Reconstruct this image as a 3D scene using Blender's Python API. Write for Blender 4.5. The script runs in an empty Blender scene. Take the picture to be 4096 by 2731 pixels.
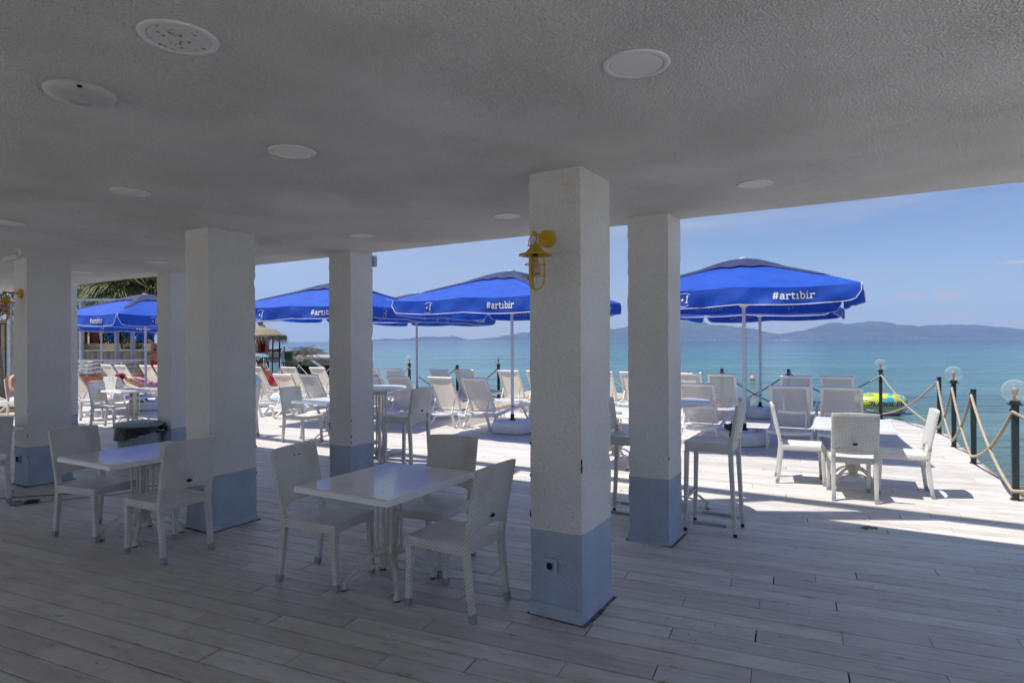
import bpy, bmesh, math, random
from mathutils import Vector, Matrix, Euler
PI=math.pi; rad=math.radians
random.seed(7)
sc=bpy.context.scene
COL=sc.collection
# ------------------------------------------------------------ camera, sky, sun, exposure
cam_d=bpy.data.cameras.new('camera'); cam=bpy.data.objects.new('camera',cam_d); COL.objects.link(cam)
cam_d.sensor_width=36; cam_d.lens=36*2506/4096; cam_d.clip_start=.05; cam_d.clip_end=60000
cam.matrix_world=Matrix.Translation((0,0,1.70))@(Matrix.Rotation(PI/2-4.0/2506,4,'X')@Matrix.Rotation(-.005,4,'Z'))
sc.camera=cam
SUN_EL=67; SUN_AZ=187            # degrees, direction TOWARDS the sun, counter-clockwise from +x
w=bpy.data.worlds.new('World'); sc.world=w; w.use_nodes=True
nt=w.node_tree; bg=nt.nodes['Background']
sky=nt.nodes.new('ShaderNodeTexSky'); sky.sky_type='NISHITA'; sky.sun_disc=False
sky.sun_elevation=rad(SUN_EL); sky.sun_rotation=rad(90-SUN_AZ); sky.altitude=0; sky.air_density=1.0; sky.dust_density=.25; sky.ozone_density=2.0
tc=nt.nodes.new('ShaderNodeTexCoord'); mp=nt.nodes.new('ShaderNodeMapping'); mp.inputs['Scale'].default_value=(1.2,1.2,7.0); mp.inputs['Rotation'].default_value=(.12,.25,0)
nz=nt.nodes.new('ShaderNodeTexNoise'); nz.inputs['Scale'].default_value=2.2; nz.inputs['Detail'].default_value=7; nz.inputs['Roughness'].default_value=.58; nz.inputs['Distortion'].default_value=.5
rp=nt.nodes.new('ShaderNodeValToRGB'); rp.color_ramp.elements[0].position=.42; rp.color_ramp.elements[1].position=.72
rp.color_ramp.elements[0].color=(0,0,0,1); rp.color_ramp.elements[1].color=(.75,.75,.75,1)
mx=nt.nodes.new('ShaderNodeMixRGB'); mx.inputs[2].default_value=(2.5,2.75,3.4,1)
nt.links.new(tc.outputs['Generated'],mp.inputs[0]); nt.links.new(mp.outputs[0],nz.inputs['Vector']); nt.links.new(nz.outputs['Fac'],rp.inputs[0])
nt.links.new(rp.outputs[0],mx.inputs[0]); 
tint=nt.nodes.new('ShaderNodeMixRGB'); tint.blend_type='MULTIPLY'; tint.inputs[0].default_value=1; tint.inputs[2].default_value=(.48,.49,.60,1)
nt.links.new(sky.outputs[0],tint.inputs[1])
# thin high veil whitening the sky towards the left (west) half
sx=nt.nodes.new('ShaderNodeSeparateXYZ'); nt.links.new(tc.outputs['Generated'],sx.inputs[0])
vr=nt.nodes.new('ShaderNodeMapRange'); vr.interpolation_type='SMOOTHSTEP'; vr.inputs[1].default_value=.40; vr.inputs[2].default_value=-.45; vr.inputs[3].default_value=0; vr.inputs[4].default_value=.62; nt.links.new(sx.outputs[0],vr.inputs[0])
vm=nt.nodes.new('ShaderNodeMixRGB'); vm.inputs[2].default_value=(2.7,3.3,4.5,1); nt.links.new(vr.outputs[0],vm.inputs[0]); nt.links.new(tint.outputs[0],vm.inputs[1]); nt.links.new(vm.outputs[0],mx.inputs[1])
# one small cumulus bank low over the right-hand hills
def cloud_mask(dx,dz,sx,sz):
    d0=Vector((dx,1,dz)).normalized()
    sub=nt.nodes.new('ShaderNodeVectorMath'); sub.operation='SUBTRACT'; sub.inputs[1].default_value=d0; nt.links.new(tc.outputs['Generated'],sub.inputs[0])
    m2=nt.nodes.new('ShaderNodeVectorMath'); m2.operation='MULTIPLY'; m2.inputs[1].default_value=(1/sx,1/sx,1/sz); nt.links.new(sub.outputs[0],m2.inputs[0])
    ln=nt.nodes.new('ShaderNodeVectorMath'); ln.operation='LENGTH'; nt.links.new(m2.outputs[0],ln.inputs[0])
    n5=nt.nodes.new('ShaderNodeTexNoise'); n5.inputs['Scale'].default_value=55; n5.inputs['Detail'].default_value=6; nt.links.new(tc.outputs['Generated'],n5.inputs['Vector'])
    a=nt.nodes.new('ShaderNodeMath'); a.operation='MULTIPLY_ADD'; a.inputs[1].default_value=1.7; nt.links.new(n5.outputs['Fac'],a.inputs[0]); 
    b=nt.nodes.new('ShaderNodeMath'); b.operation='MULTIPLY'; b.inputs[1].default_value=-1; nt.links.new(ln.outputs['Value'],b.inputs[0]); nt.links.new(b.outputs[0],a.inputs[2])
    r=nt.nodes.new('ShaderNodeValToRGB'); r.color_ramp.elements[0].position=.12; r.color_ramp.elements[1].position=.62; r.color_ramp.elements[1].color=(.8,.8,.8,1); nt.links.new(a.outputs[0],r.inputs[0]); return r.outputs[0]
cur=mx.outputs[0]
for q in ((3790,1182,.036,.012),(3660,1188,.022,.006),(3560,1196,.014,.004),(4060,1050,.03,.003)):
    mk=cloud_mask((q[0]-2048)/2506,(1353-q[1])/2506,q[2],q[3]); mm=nt.nodes.new('ShaderNodeMixRGB'); mm.inputs[2].default_value=(3.4,3.2,3.3,1); nt.links.new(mk,mm.inputs[0]); nt.links.new(cur,mm.inputs[1]); cur=mm.outputs[0]
nt.links.new(cur,bg.inputs[0])
bg.inputs[1].default_value=.105
sd=bpy.data.lights.new('sun','SUN'); sun=bpy.data.objects.new('sun',sd); COL.objects.link(sun)
sd.energy=3.25; sd.angle=rad(.53); sd.color=(1,.955,.89)
sv=Vector((math.cos(rad(SUN_AZ))*math.cos(rad(SUN_EL)),math.sin(rad(SUN_AZ))*math.cos(rad(SUN_EL)),math.sin(rad(SUN_EL))))
sun.rotation_euler=(-sv).to_track_quat('-Z','Y').to_euler(); sun.location=sv*60
sc.view_settings.view_transform='Standard'; sc.view_settings.look='None'; sc.view_settings.gamma=1; sc.view_settings.use_curve_mapping=False
sc.view_settings.exposure=0.87
sc.cycles.max_bounces=8; sc.cycles.diffuse_bounces=5; sc.cycles.transparent_max_bounces=16; sc.cycles.volume_bounces=1
sc.cycles.use_denoising=True
SH=Vector((math.cos(rad(SUN_AZ+180)),math.sin(rad(SUN_AZ+180)),0))/math.tan(rad(SUN_EL))  # shadow shift per metre
# ------------------------------------------------------------ materials
MT={}
def nodes(m): return m.node_tree.nodes, m.node_tree.links
def pm(name,base,rough=.5,var=.12,scale=6,bump=0,bscale=60,metal=0,spec=.5,base2=None,transl=0,alpha=1,bdist=.004,detail=4,coord='Object',ior=None,trans=0,sheen=0):
    if name in MT: return MT[name]
    m=bpy.data.materials.new(name); m.use_nodes=True; N,L=nodes(m); p=N['Principled BSDF']
    p.inputs['Roughness'].default_value=rough; p.inputs['Metallic'].default_value=metal; p.inputs['Specular IOR Level'].default_value=spec
    if ior: p.inputs['IOR'].default_value=ior
    if trans: p.inputs['Transmission Weight'].default_value=trans
    t=N.new('ShaderNodeTexCoord'); n=N.new('ShaderNodeTexNoise'); n.inputs['Scale'].default_value=scale; n.inputs['Detail'].default_value=detail
    L.new(t.outputs[coord],n.inputs['Vector'])
    r=N.new('ShaderNodeValToRGB'); r.color_ramp.elements[0].position=.3; r.color_ramp.elements[1].position=.72
    b2=base2 if base2 else tuple(min(1,c*(1+var)) for c in base); b1=base if base2 else tuple(c*(1-var) for c in base)
    r.color_ramp.elements[0].color=(*b1,1); r.color_ramp.elements[1].color=(*b2,1)
    L.new(n.outputs['Fac'],r.inputs[0]); L.new(r.outputs[0],p.inputs['Base Color'])
    if bump:
        n2=N.new('ShaderNodeTexNoise'); n2.inputs['Scale'].default_value=bscale; n2.inputs['Detail'].default_value=3; L.new(t.outputs[coord],n2.inputs['Vector'])
        b=N.new('ShaderNodeBump'); b.inputs['Strength'].default_value=bump; b.inputs['Distance'].default_value=bdist
        L.new(n2.outputs['Fac'],b.inputs['Height']); L.new(b.outputs[0],p.inputs['Normal'])
    out=N['Material Output']; s=p.outputs[0]
    if transl:
        tr=N.new('ShaderNodeBsdfTranslucent'); L.new(r.outputs[0],tr.inputs[0]); mxx=N.new('ShaderNodeMixShader'); mxx.inputs[0].default_value=transl
        L.new(s,mxx.inputs[1]); L.new(tr.outputs[0],mxx.inputs[2]); s=mxx.outputs[0]
    if alpha<1:
        tp=N.new('ShaderNodeBsdfTransparent'); mxx=N.new('ShaderNodeMixShader'); mxx.inputs[0].default_value=alpha
        L.new(tp.outputs[0],mxx.inputs[1]); L.new(s,mxx.inputs[2]); s=mxx.outputs[0]
    L.new(s,out.inputs[0]); MT[name]=m; return m
def hexl(r,g,b): # display 0-255 to linear
    return tuple(((c/255)/12.92 if c<=10 else (((c/255)+.055)/1.055)**2.4) for c in (r,g,b))

def m_stucco(name,white,blue=None,strength=.5,size=95,wall=True,speck=.45):
    m=bpy.data.materials.new(name); m.use_nodes=True; N,L=nodes(m); p=N['Principled BSDF']; p.inputs['Roughness'].default_value=.85; p.inputs['Specular IOR Level'].default_value=.25
    g=N.new('ShaderNodeNewGeometry'); 
    vo=N.new('ShaderNodeTexNoise'); vo.inputs['Scale'].default_value=size; vo.inputs['Detail'].default_value=2.5; vo.inputs['Roughness'].default_value=.55
    mpp=N.new('ShaderNodeMapping'); mpp.inputs['Scale'].default_value=(1,1,.55) if wall else (1,1,1)
    L.new(g.outputs['Position'],mpp.inputs[0]); L.new(mpp.outputs[0],vo.inputs['Vector'])
    cr=N.new('ShaderNodeValToRGB'); cr.color_ramp.elements[0].position=.40; cr.color_ramp.elements[1].position=.60; L.new(vo.outputs['Fac'],cr.inputs[0])
    b=N.new('ShaderNodeBump'); b.inputs['Distance'].default_value=.009
    ns=N.new('ShaderNodeTexNoise'); ns.inputs['Scale'].default_value=1.7; ns.inputs['Detail'].default_value=4; L.new(g.outputs['Position'],ns.inputs['Vector'])
    ms=N.new('ShaderNodeMapRange'); ms.inputs[1].default_value=.35; ms.inputs[2].default_value=.65; ms.inputs[3].default_value=strength*.72; ms.inputs[4].default_value=strength; L.new(ns.outputs['Fac'],ms.inputs[0]); L.new(ms.outputs[0],b.inputs['Strength'])
    L.new(cr.outputs[0],b.inputs['Height']); L.new(b.outputs[0],p.inputs['Normal'])
    # large stains
    n2=N.new('ShaderNodeTexNoise'); n2.inputs['Scale'].default_value=1.1; n2.inputs['Detail'].default_value=5; n2.inputs['Roughness'].default_value=.6; L.new(g.outputs['Position'],n2.inputs['Vector'])
    c2=N.new('ShaderNodeValToRGB'); c2.color_ramp.elements[0].position=.3; c2.color_ramp.elements[1].position=.7
    c2.color_ramp.elements[0].color=(white[0]*.88,white[1]*.87,white[2]*.84,1); c2.color_ramp.elements[1].color=(*white,1); L.new(n2.outputs['Fac'],c2.inputs[0])
    colr=c2.outputs[0]
    if blue:
        sp=N.new('ShaderNodeSeparateXYZ'); L.new(g.outputs['Position'],sp.inputs[0])
        ma=N.new('ShaderNodeMath'); ma.operation='MULTIPLY_ADD'; ma.inputs[1].default_value=-.0115; ma.inputs[2].default_value=-.53; L.new(sp.outputs[0],ma.inputs[0])
        mb=N.new('ShaderNodeMath'); mb.operation='ADD'; L.new(sp.outputs[2],mb.inputs[0]); L.new(ma.outputs[0],mb.inputs[1])
        n3=N.new('ShaderNodeTexNoise'); n3.inputs['Scale'].default_value=9; L.new(g.outputs['Position'],n3.inputs['Vector'])
        mc=N.new('ShaderNodeMath'); mc.operation='MULTIPLY_ADD'; mc.inputs[1].default_value=.02; L.new(n3.outputs['Fac'],mc.inputs[0]); L.new(mb.outputs[0],mc.inputs[2])
        md=N.new('ShaderNodeMath'); md.operation='GREATER_THAN'; md.inputs[1].default_value=.010; L.new(mc.outputs[0],md.inputs[0])
        nb=N.new('ShaderNodeTexNoise'); nb.inputs['Scale'].default_value=5; nb.inputs['Detail'].default_value=6; L.new(g.outputs['Position'],nb.inputs['Vector'])
        cb=N.new('ShaderNodeValToRGB'); cb.color_ramp.elements[0].position=.3; cb.color_ramp.elements[1].position=.7
        cb.color_ramp.elements[0].color=(*[c*.85 for c in blue],1); cb.color_ramp.elements[1].color=(*blue,1); L.new(nb.outputs['Fac'],cb.inputs[0])
        mm=N.new('ShaderNodeMixRGB'); L.new(md.outputs[0],mm.inputs[0]); L.new(cb.outputs[0],mm.inputs[1]); L.new(colr,mm.inputs[2]); colr=mm.outputs[0]
    # dirt specks (small dark pits with a shape of their own)
    v=N.new('ShaderNodeTexNoise'); v.inputs['Scale'].default_value=size*1.9; v.inputs['Detail'].default_value=1; L.new(g.outputs['Position'],v.inputs['Vector'])
    cs=N.new('ShaderNodeValToRGB'); cs.color_ramp.elements[0].position=.30; cs.color_ramp.elements[1].position=.39
    cs.color_ramp.elements[0].color=(speck,speck,speck,1); cs.color_ramp.elements[1].color=(1,1,1,1); L.new(v.outputs['Fac'],cs.inputs[0])
    mu=N.new('ShaderNodeMixRGB'); mu.blend_type='MULTIPLY'; mu.inputs[0].default_value=1; L.new(colr,mu.inputs[1]); L.new(cs.outputs[0],mu.inputs[2])
    L.new(mu.outputs[0],p.inputs['Base Color']); return m
M_pillar=m_stucco('painted_stucco',(.80,.80,.785),(.45,.52,.64),.6,85,True,.62)
M_ceil=m_stucco('ceiling_stucco',(.87,.86,.84),None,.95,100,False,.60)

def m_plank():
    m=bpy.data.materials.new('deck_plank'); m.use_nodes=True; N,L=nodes(m); p=N['Principled BSDF']; p.inputs['Roughness'].default_value=.5; p.inputs['Specular IOR Level'].default_value=.4
    g=N.new('ShaderNodeNewGeometry'); oi=N.new('ShaderNodeObjectInfo')
    # along-board coordinates
    mpp=N.new('ShaderNodeMapping'); mpp.vector_type='POINT'; mpp.inputs['Rotation'].default_value=(0,0,rad(23.9)); L.new(g.outputs['Position'],mpp.inputs[0])
    sp=N.new('ShaderNodeSeparateXYZ'); L.new(mpp.outputs[0],sp.inputs[0])
    # per board random shade from a voronoi-free hash: white noise of floor(v/pitch), floor(u/len)
    f1=N.new('ShaderNodeMath'); f1.operation='MULTIPLY'; f1.inputs[1].default_value=1/.1565; L.new(sp.outputs[1],f1.inputs[0])
    f2=N.new('ShaderNodeMath'); f2.operation='FLOOR'; L.new(f1.outputs[0],f2.inputs[0])
    ad=N.new('ShaderNodeMath'); ad.operation='ADD'; L.new(f2.outputs[0],ad.inputs[0]); L.new(oi.outputs['Random'],ad.inputs[1])
    wn=N.new('ShaderNodeTexWhiteNoise'); wn.noise_dimensions='1D'; L.new(ad.outputs[0],wn.inputs['W'])
    c0=N.new('ShaderNodeValToRGB'); c0.color_ramp.elements[0].color=(.525,.495,.455,1); c0.color_ramp.elements[1].color=(.66,.635,.60,1); L.new(wn.outputs[0],c0.inputs[0])
    # stretched streak dirt
    m2=N.new('ShaderNodeMapping'); m2.inputs['Scale'].default_value=(1.3,7,1); L.new(mpp.outputs[0],m2.inputs[0])
    n1=N.new('ShaderNodeTexNoise'); n1.inputs['Scale'].default_value=2.2; n1.inputs['Detail'].default_value=8; n1.inputs['Roughness'].default_value=.65; L.new(m2.outputs[0],n1.inputs['Vector'])
    c1=N.new('ShaderNodeValToRGB'); c1.color_ramp.elements[0].position=.30; c1.color_ramp.elements[1].position=.56; c1.color_ramp.elements[0].color=(.55,.47,.38,1); c1.color_ramp.elements[1].color=(1,1,1,1); L.new(n1.outputs['Fac'],c1.inputs[0])
    mu=N.new('ShaderNodeMixRGB'); mu.blend_type='MULTIPLY'; mu.inputs[0].default_value=.5; L.new(c0.outputs[0],mu.inputs[1]); L.new(c1.outputs[0],mu.inputs[2])
    m3=N.new('ShaderNodeMapping'); m3.inputs['Scale'].default_value=(4,11,1); L.new(mpp.outputs[0],m3.inputs[0])
    n2=N.new('ShaderNodeTexNoise'); n2.inputs['Scale'].default_value=1.6; n2.inputs['Detail'].default_value=6; n2.inputs['Roughness'].default_value=.7; L.new(m3.outputs[0],n2.inputs['Vector'])
    c2=N.new('ShaderNodeValToRGB'); c2.color_ramp.elements[0].position=.29; c2.color_ramp.elements[1].position=.41; c2.color_ramp.elements[0].color=(.36,.29,.21,1); c2.color_ramp.elements[1].color=(1,1,1,1); L.new(n2.outputs['Fac'],c2.inputs[0])
    mv=N.new('ShaderNodeMixRGB'); mv.blend_type='MULTIPLY'; mv.inputs[0].default_value=.85; L.new(mu.outputs[0],mv.inputs[1]); L.new(c2.outputs[0],mv.inputs[2])
    L.new(mv.outputs[0],p.inputs['Base Color'])
    # ribs
    wv=N.new('ShaderNodeMath'); wv.operation='MULTIPLY'; wv.inputs[1].default_value=2*PI/.0075; L.new(sp.outputs[1],wv.inputs[0])
    sn=N.new('ShaderNodeMath'); sn.operation='SINE'; L.new(wv.outputs[0],sn.inputs[0])
    n5=N.new('ShaderNodeTexNoise'); n5.inputs['Scale'].default_value=150; L.new(g.outputs['Position'],n5.inputs['Vector'])
    aa=N.new('ShaderNodeMath'); aa.operation='MULTIPLY_ADD'; aa.inputs[1].default_value=.5; L.new(sn.outputs[0],aa.inputs[0]); L.new(n5.outputs['Fac'],aa.inputs[2])
    b=N.new('ShaderNodeBump'); b.inputs['Strength'].default_value=.28; b.inputs['Distance'].default_value=.0012; L.new(aa.outputs[0],b.inputs['Height']); L.new(b.outputs[0],p.inputs['Normal'])
    r=N.new('ShaderNodeMapRange'); r.inputs[3].default_value=.36; r.inputs[4].default_value=.62; L.new(n1.outputs['Fac'],r.inputs[0]); L.new(r.outputs[0],p.inputs['Roughness'])
    return m
M_plank=m_plank()

def m_weave(name,light,dark,sx=.026,sy=.0132):
    m=bpy.data.materials.new(name); m.use_nodes=True; N,L=nodes(m); p=N['Principled BSDF']; p.inputs['Roughness'].default_value=.42; p.inputs['Specular IOR Level'].default_value=.45
    uv=N.new('ShaderNodeUVMap'); uv.uv_map='UVMap'
    sp=N.new('ShaderNodeSeparateXYZ'); L.new(uv.outputs[0],sp.inputs[0])
    def math1(op,a,bv=None,c=None):
        n=N.new('ShaderNodeMath'); n.operation=op
        for i,x in enumerate((a,bv,c)):
            if x is None: continue
            if isinstance(x,(int,float)): n.inputs[i].default_value=x
            else: L.new(x,n.inputs[i])
        return n.outputs[0]
    v=math1('DIVIDE',sp.outputs[1],sy); row=math1('FLOOR',v); fv=math1('SUBTRACT',v,row)
    par=math1('MULTIPLY',math1('MODULO',math1('ABSOLUTE',row),2),.5)
    u=math1('ADD',math1('DIVIDE',sp.outputs[0],sx),par); fu=math1('SUBTRACT',u,math1('FLOOR',u))
    # strand = half-ellipse bump ; 0 at edges
    au=math1('SUBTRACT',1,math1('POWER',math1('ABSOLUTE',math1('MULTIPLY_ADD',fu,2,-1)),2.6))
    av=math1('SUBTRACT',1,math1('POWER',math1('ABSOLUTE',math1('MULTIPLY_ADD',fv,2,-1)),3.0))
    h=math1('MULTIPLY',au,av)
    cr=N.new('ShaderNodeValToRGB'); cr.color_ramp.elements[0].position=.02; cr.color_ramp.elements[1].position=.42
    cr.color_ramp.elements[0].color=(*dark,1); cr.color_ramp.elements[1].color=(*light,1); L.new(h,cr.inputs[0])  # shade in the gaps between strands is put into the colour
    t=N.new('ShaderNodeTexCoord'); nn=N.new('ShaderNodeTexNoise'); nn.inputs['Scale'].default_value=5; nn.inputs['Detail'].default_value=5; L.new(t.outputs['Object'],nn.inputs['Vector'])
    c2=N.new('ShaderNodeValToRGB'); c2.color_ramp.elements[0].position=.3; c2.color_ramp.elements[1].position=.6; c2.color_ramp.elements[0].color=(.84,.82,.78,1); c2.color_ramp.elements[1].color=(1,1,1,1); L.new(nn.outputs['Fac'],c2.inputs[0])
    mu=N.new('ShaderNodeMixRGB'); mu.blend_type='MULTIPLY'; mu.inputs[0].default_value=1; L.new(cr.outputs[0],mu.inputs[1]); L.new(c2.outputs[0],mu.inputs[2]); L.new(mu.outputs[0],p.inputs['Base Color'])
    b=N.new('ShaderNodeBump'); b.inputs['Strength'].default_value=.9; b.inputs['Distance'].default_value=.004; L.new(h,b.inputs['Height']); L.new(b.outputs[0],p.inputs['Normal'])
    return m
M_weave=m_weave('white_wicker',(.84,.835,.80),(.25,.245,.225))
M_cap=pm('grey_plastic_cap',(.30,.33,.36),.4)
M_badge=pm('black_badge',(.012,.012,.014),.35)
M_top=pm('lacquered_tabletop',(.80,.80,.775),.10,.05,4,bump=.06,bscale=9,bdist=.002)
M_iron=pm('cream_painted_iron',(.60,.57,.52),.45,.15,18,bump=.15,bscale=40)
M_black=pm('black_rubber',(.015,.015,.015),.7)
M_plastic=pm('white_resin',(.80,.80,.79),.38,.05,3,bump=.05,bscale=70)
M_sling=pm('beige_mesh_sling',(.90,.79,.60),.75,.06,40,transl=.72,alpha=.84)
M_fabric=pm('blue_parasol_fabric',(.010,.078,.50),.62,.10,5,bump=.45,bscale=7,transl=.30,bdist=.02,base2=(.014,.105,.62))
M_cap2=pm('navy_vent_fabric',(.022,.035,.12),.7,.2,6,transl=.15,bump=.2,bscale=12,bdist=.01)
M_print=pm('white_print',(.80,.80,.82),.6,.03)
M_printback=pm('white_print_seen_through',(.24,.32,.66),.6,.03,transl=.3)
M_piping=pm('white_piping',(.70,.70,.74),.6,.05)
M_pole=pm('white_pole',(.68,.69,.74),.3,.04,3)
M_tank=pm('white_water_tank',(.66,.68,.70),.45,.08,5,bump=.05,bscale=60)
M_post=pm('dark_green_post',(.014,.030,.034),.35,.2,12,bump=.15,bscale=60)
M_rope=pm('hemp_rope',(.33,.27,.19),.9,.3,50,bump=.6,bscale=160,base2=(.52,.45,.34))
M_ring=pm('black_ring',(.02,.02,.022),.4)
M_yellow=pm('mustard_enamel',(.58,.34,.015),.42,.18,14,bump=.15,bscale=50)
M_brass=pm('brass',(.5,.35,.12),.35,metal=.8)
def m_glass(name,col=(1,1,1),fac=.2):
    m=bpy.data.materials.new(name); m.use_nodes=True; N,L=nodes(m); p=N['Principled BSDF']; p.inputs['Base Color'].default_value=(*col,1); p.inputs['Roughness'].default_value=.03; p.inputs['Specular IOR Level'].default_value=.8
    lw=N.new('ShaderNodeLayerWeight'); lw.inputs[0].default_value=fac; pw=N.new('ShaderNodeMath'); pw.operation='POWER'; pw.inputs[1].default_value=3.0; L.new(lw.outputs['Facing'],pw.inputs[0]); p2=N.new('ShaderNodeMath'); p2.operation='MULTIPLY'; p2.inputs[1].default_value=.6; L.new(pw.outputs[0],p2.inputs[0]); tp=N.new('ShaderNodeBsdfTransparent'); mxx=N.new('ShaderNodeMixShader')
    n=N.new('ShaderNodeTexNoise'); n.inputs['Scale'].default_value=20; r=N.new('ShaderNodeMapRange'); r.inputs[3].default_value=.05; r.inputs[4].default_value=.10; L.new(n.outputs['Fac'],r.inputs[0])
    a=N.new('ShaderNodeMath'); a.operation='ADD'; L.new(p2.outputs[0],a.inputs[0]); L.new(r.outputs[0],a.inputs[1])
    L.new(a.outputs[0],mxx.inputs[0]); L.new(tp.outputs[0],mxx.inputs[1]); L.new(p.outputs[0],mxx.inputs[2]); L.new(mxx.outputs[0],N['Material Output'].inputs[0]); return m
M_globe=m_glass('clear_globe',(.7,.76,.8),.5)
M_bulb=pm('amber_bulb',(.34,.17,.05),.10,.2,8,alpha=.55,base2=(.62,.48,.28))
M_steel=pm('galvanised_steel',(.42,.44,.46),.45,.15,8,metal=.3)
M_bin=pm('grey_bin_plastic',(.26,.32,.36),.5,.15,9,bump=.15,bscale=40)
M_bag=pm('black_bin_bag',(.008,.008,.01),.28,.2,bump=.8,bscale=22,bdist=.02)
M_wbag=pm('white_carrier_bag',(.80,.78,.79),.4,.06,transl=.35,alpha=.97,bump=.5,bscale=16,bdist=.02)
M_skin=pm('skin',(.42,.19,.11),.5,.1,20); M_skin2=pm('pale_skin',(.55,.32,.22),.5,.1,20)
M_hair=pm('dark_hair',(.02,.014,.01),.6,.3,60,bump=.4,bscale=120)
M_hairb=pm('brown_hair',(.22,.11,.04),.6,.3,60,bump=.4,bscale=120)
M_red=pm('red_cloth',(.55,.012,.012),.7,.15,8,bump=.3,bscale=20)
M_leaf=pm('dark_leaves',(.012,.030,.008),.5,.3,3,base2=(.05,.085,.022),transl=.25)
M_palm=pm('palm_frond',(.085,.12,.035),.45,.3,2,base2=(.26,.29,.11),transl=.3)
M_palmdry=pm('dry_palm',(.22,.13,.055),.8,.3,3,base2=(.48,.33,.15))
M_trunk=pm('palm_trunk',(.12,.085,.055),.95,.4,14,bump=1,bscale=30,base2=(.24,.18,.12),bdist=.03)
M_pink=pm('pink_flowers',(.55,.03,.14),.6,.2,4,base2=(.7,.08,.25))
M_lpink=pm('pale_pink_flowers',(.6,.28,.33),.6,.2,4)
M_tarp=pm('blue_tarp',(.006,.11,.42),.4,.25,3,bump=.8,bscale=5,bdist=.06)
M_wood=pm('varnished_wood',(.10,.028,.010),.45,.3,5,base2=(.24,.075,.02))
M_brownpot=pm('brown_planter',(.23,.075,.028),.6,.12,5)
M_thatch=pm('thatch',(.14,.11,.075),.95,.4,30,base2=(.38,.31,.22))
M_darkwood=pm('dark_timber',(.06,.035,.022),.8,.3,8)
M_lumber=pm('weathered_lumber',(.18,.14,.10),.85,.4,6,base2=(.42,.36,.28))
M_conc=pm('concrete',(.36,.35,.33),.9,.15,3,bump=.3,bscale=30)
M_beige=pm('beige_render',(.45,.34,.19),.9,.12,2)
M_stone=pm('split_stone_cladding',(.20,.145,.10),.9,.4,40,base2=(.42,.34,.26),bump=.6,bscale=50)
M_stoneg=pm('grey_stone_strip',(.10,.10,.11),.9,.4,30,base2=(.24,.24,.26),bump=.6,bscale=50)
M_rust=pm('rusty_sheet',(.22,.27,.22),.8,.4,3,base2=(.20,.10,.035))
M_redbox=pm('red_fridge',(.42,.015,.012),.4,.4,6)
M_dark=pm('dark_void',(.012,.012,.012),.9)  # near-black colour, also standing in for shade inside holes and openings
M_green=pm('green_bin',(.03,.13,.07),.5)
M_sand=pm('sand',(.42,.30,.18),.95,.2,2,bump=.3,bscale=20)
M_boat=pm('white_boat',(.8,.8,.8),.4)
M_buoy=pm('orange_buoy',(.6,.06,.02),.5)
M_towelb=pm('light_blue_towel',(.22,.38,.62),.9,.1,30,bump=.4,bscale=120)
M_towelw=pm('white_towel',(.66,.68,.76),.9,.05,30,bump=.4,bscale=120)
M_scarf=pm('patterned_cloth',(.012,.008,.008),.8,.3,14,base2=(.60,.04,.06),detail=1)
M_scarf2=pm('pink_patterned_cloth',(.50,.02,.10),.8,.3,14,base2=(.62,.52,.68),detail=1)
M_white=pm('white_paint',(.70,.70,.69),.6,.06)
M_navy=pm('navy_print',(.008,.012,.05),.5)
M_silver=pm('silver_vinyl',(.45,.47,.49),.3,.1)
M_sandal=pm('grey_plastic',(.20,.24,.28),.4)
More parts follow.
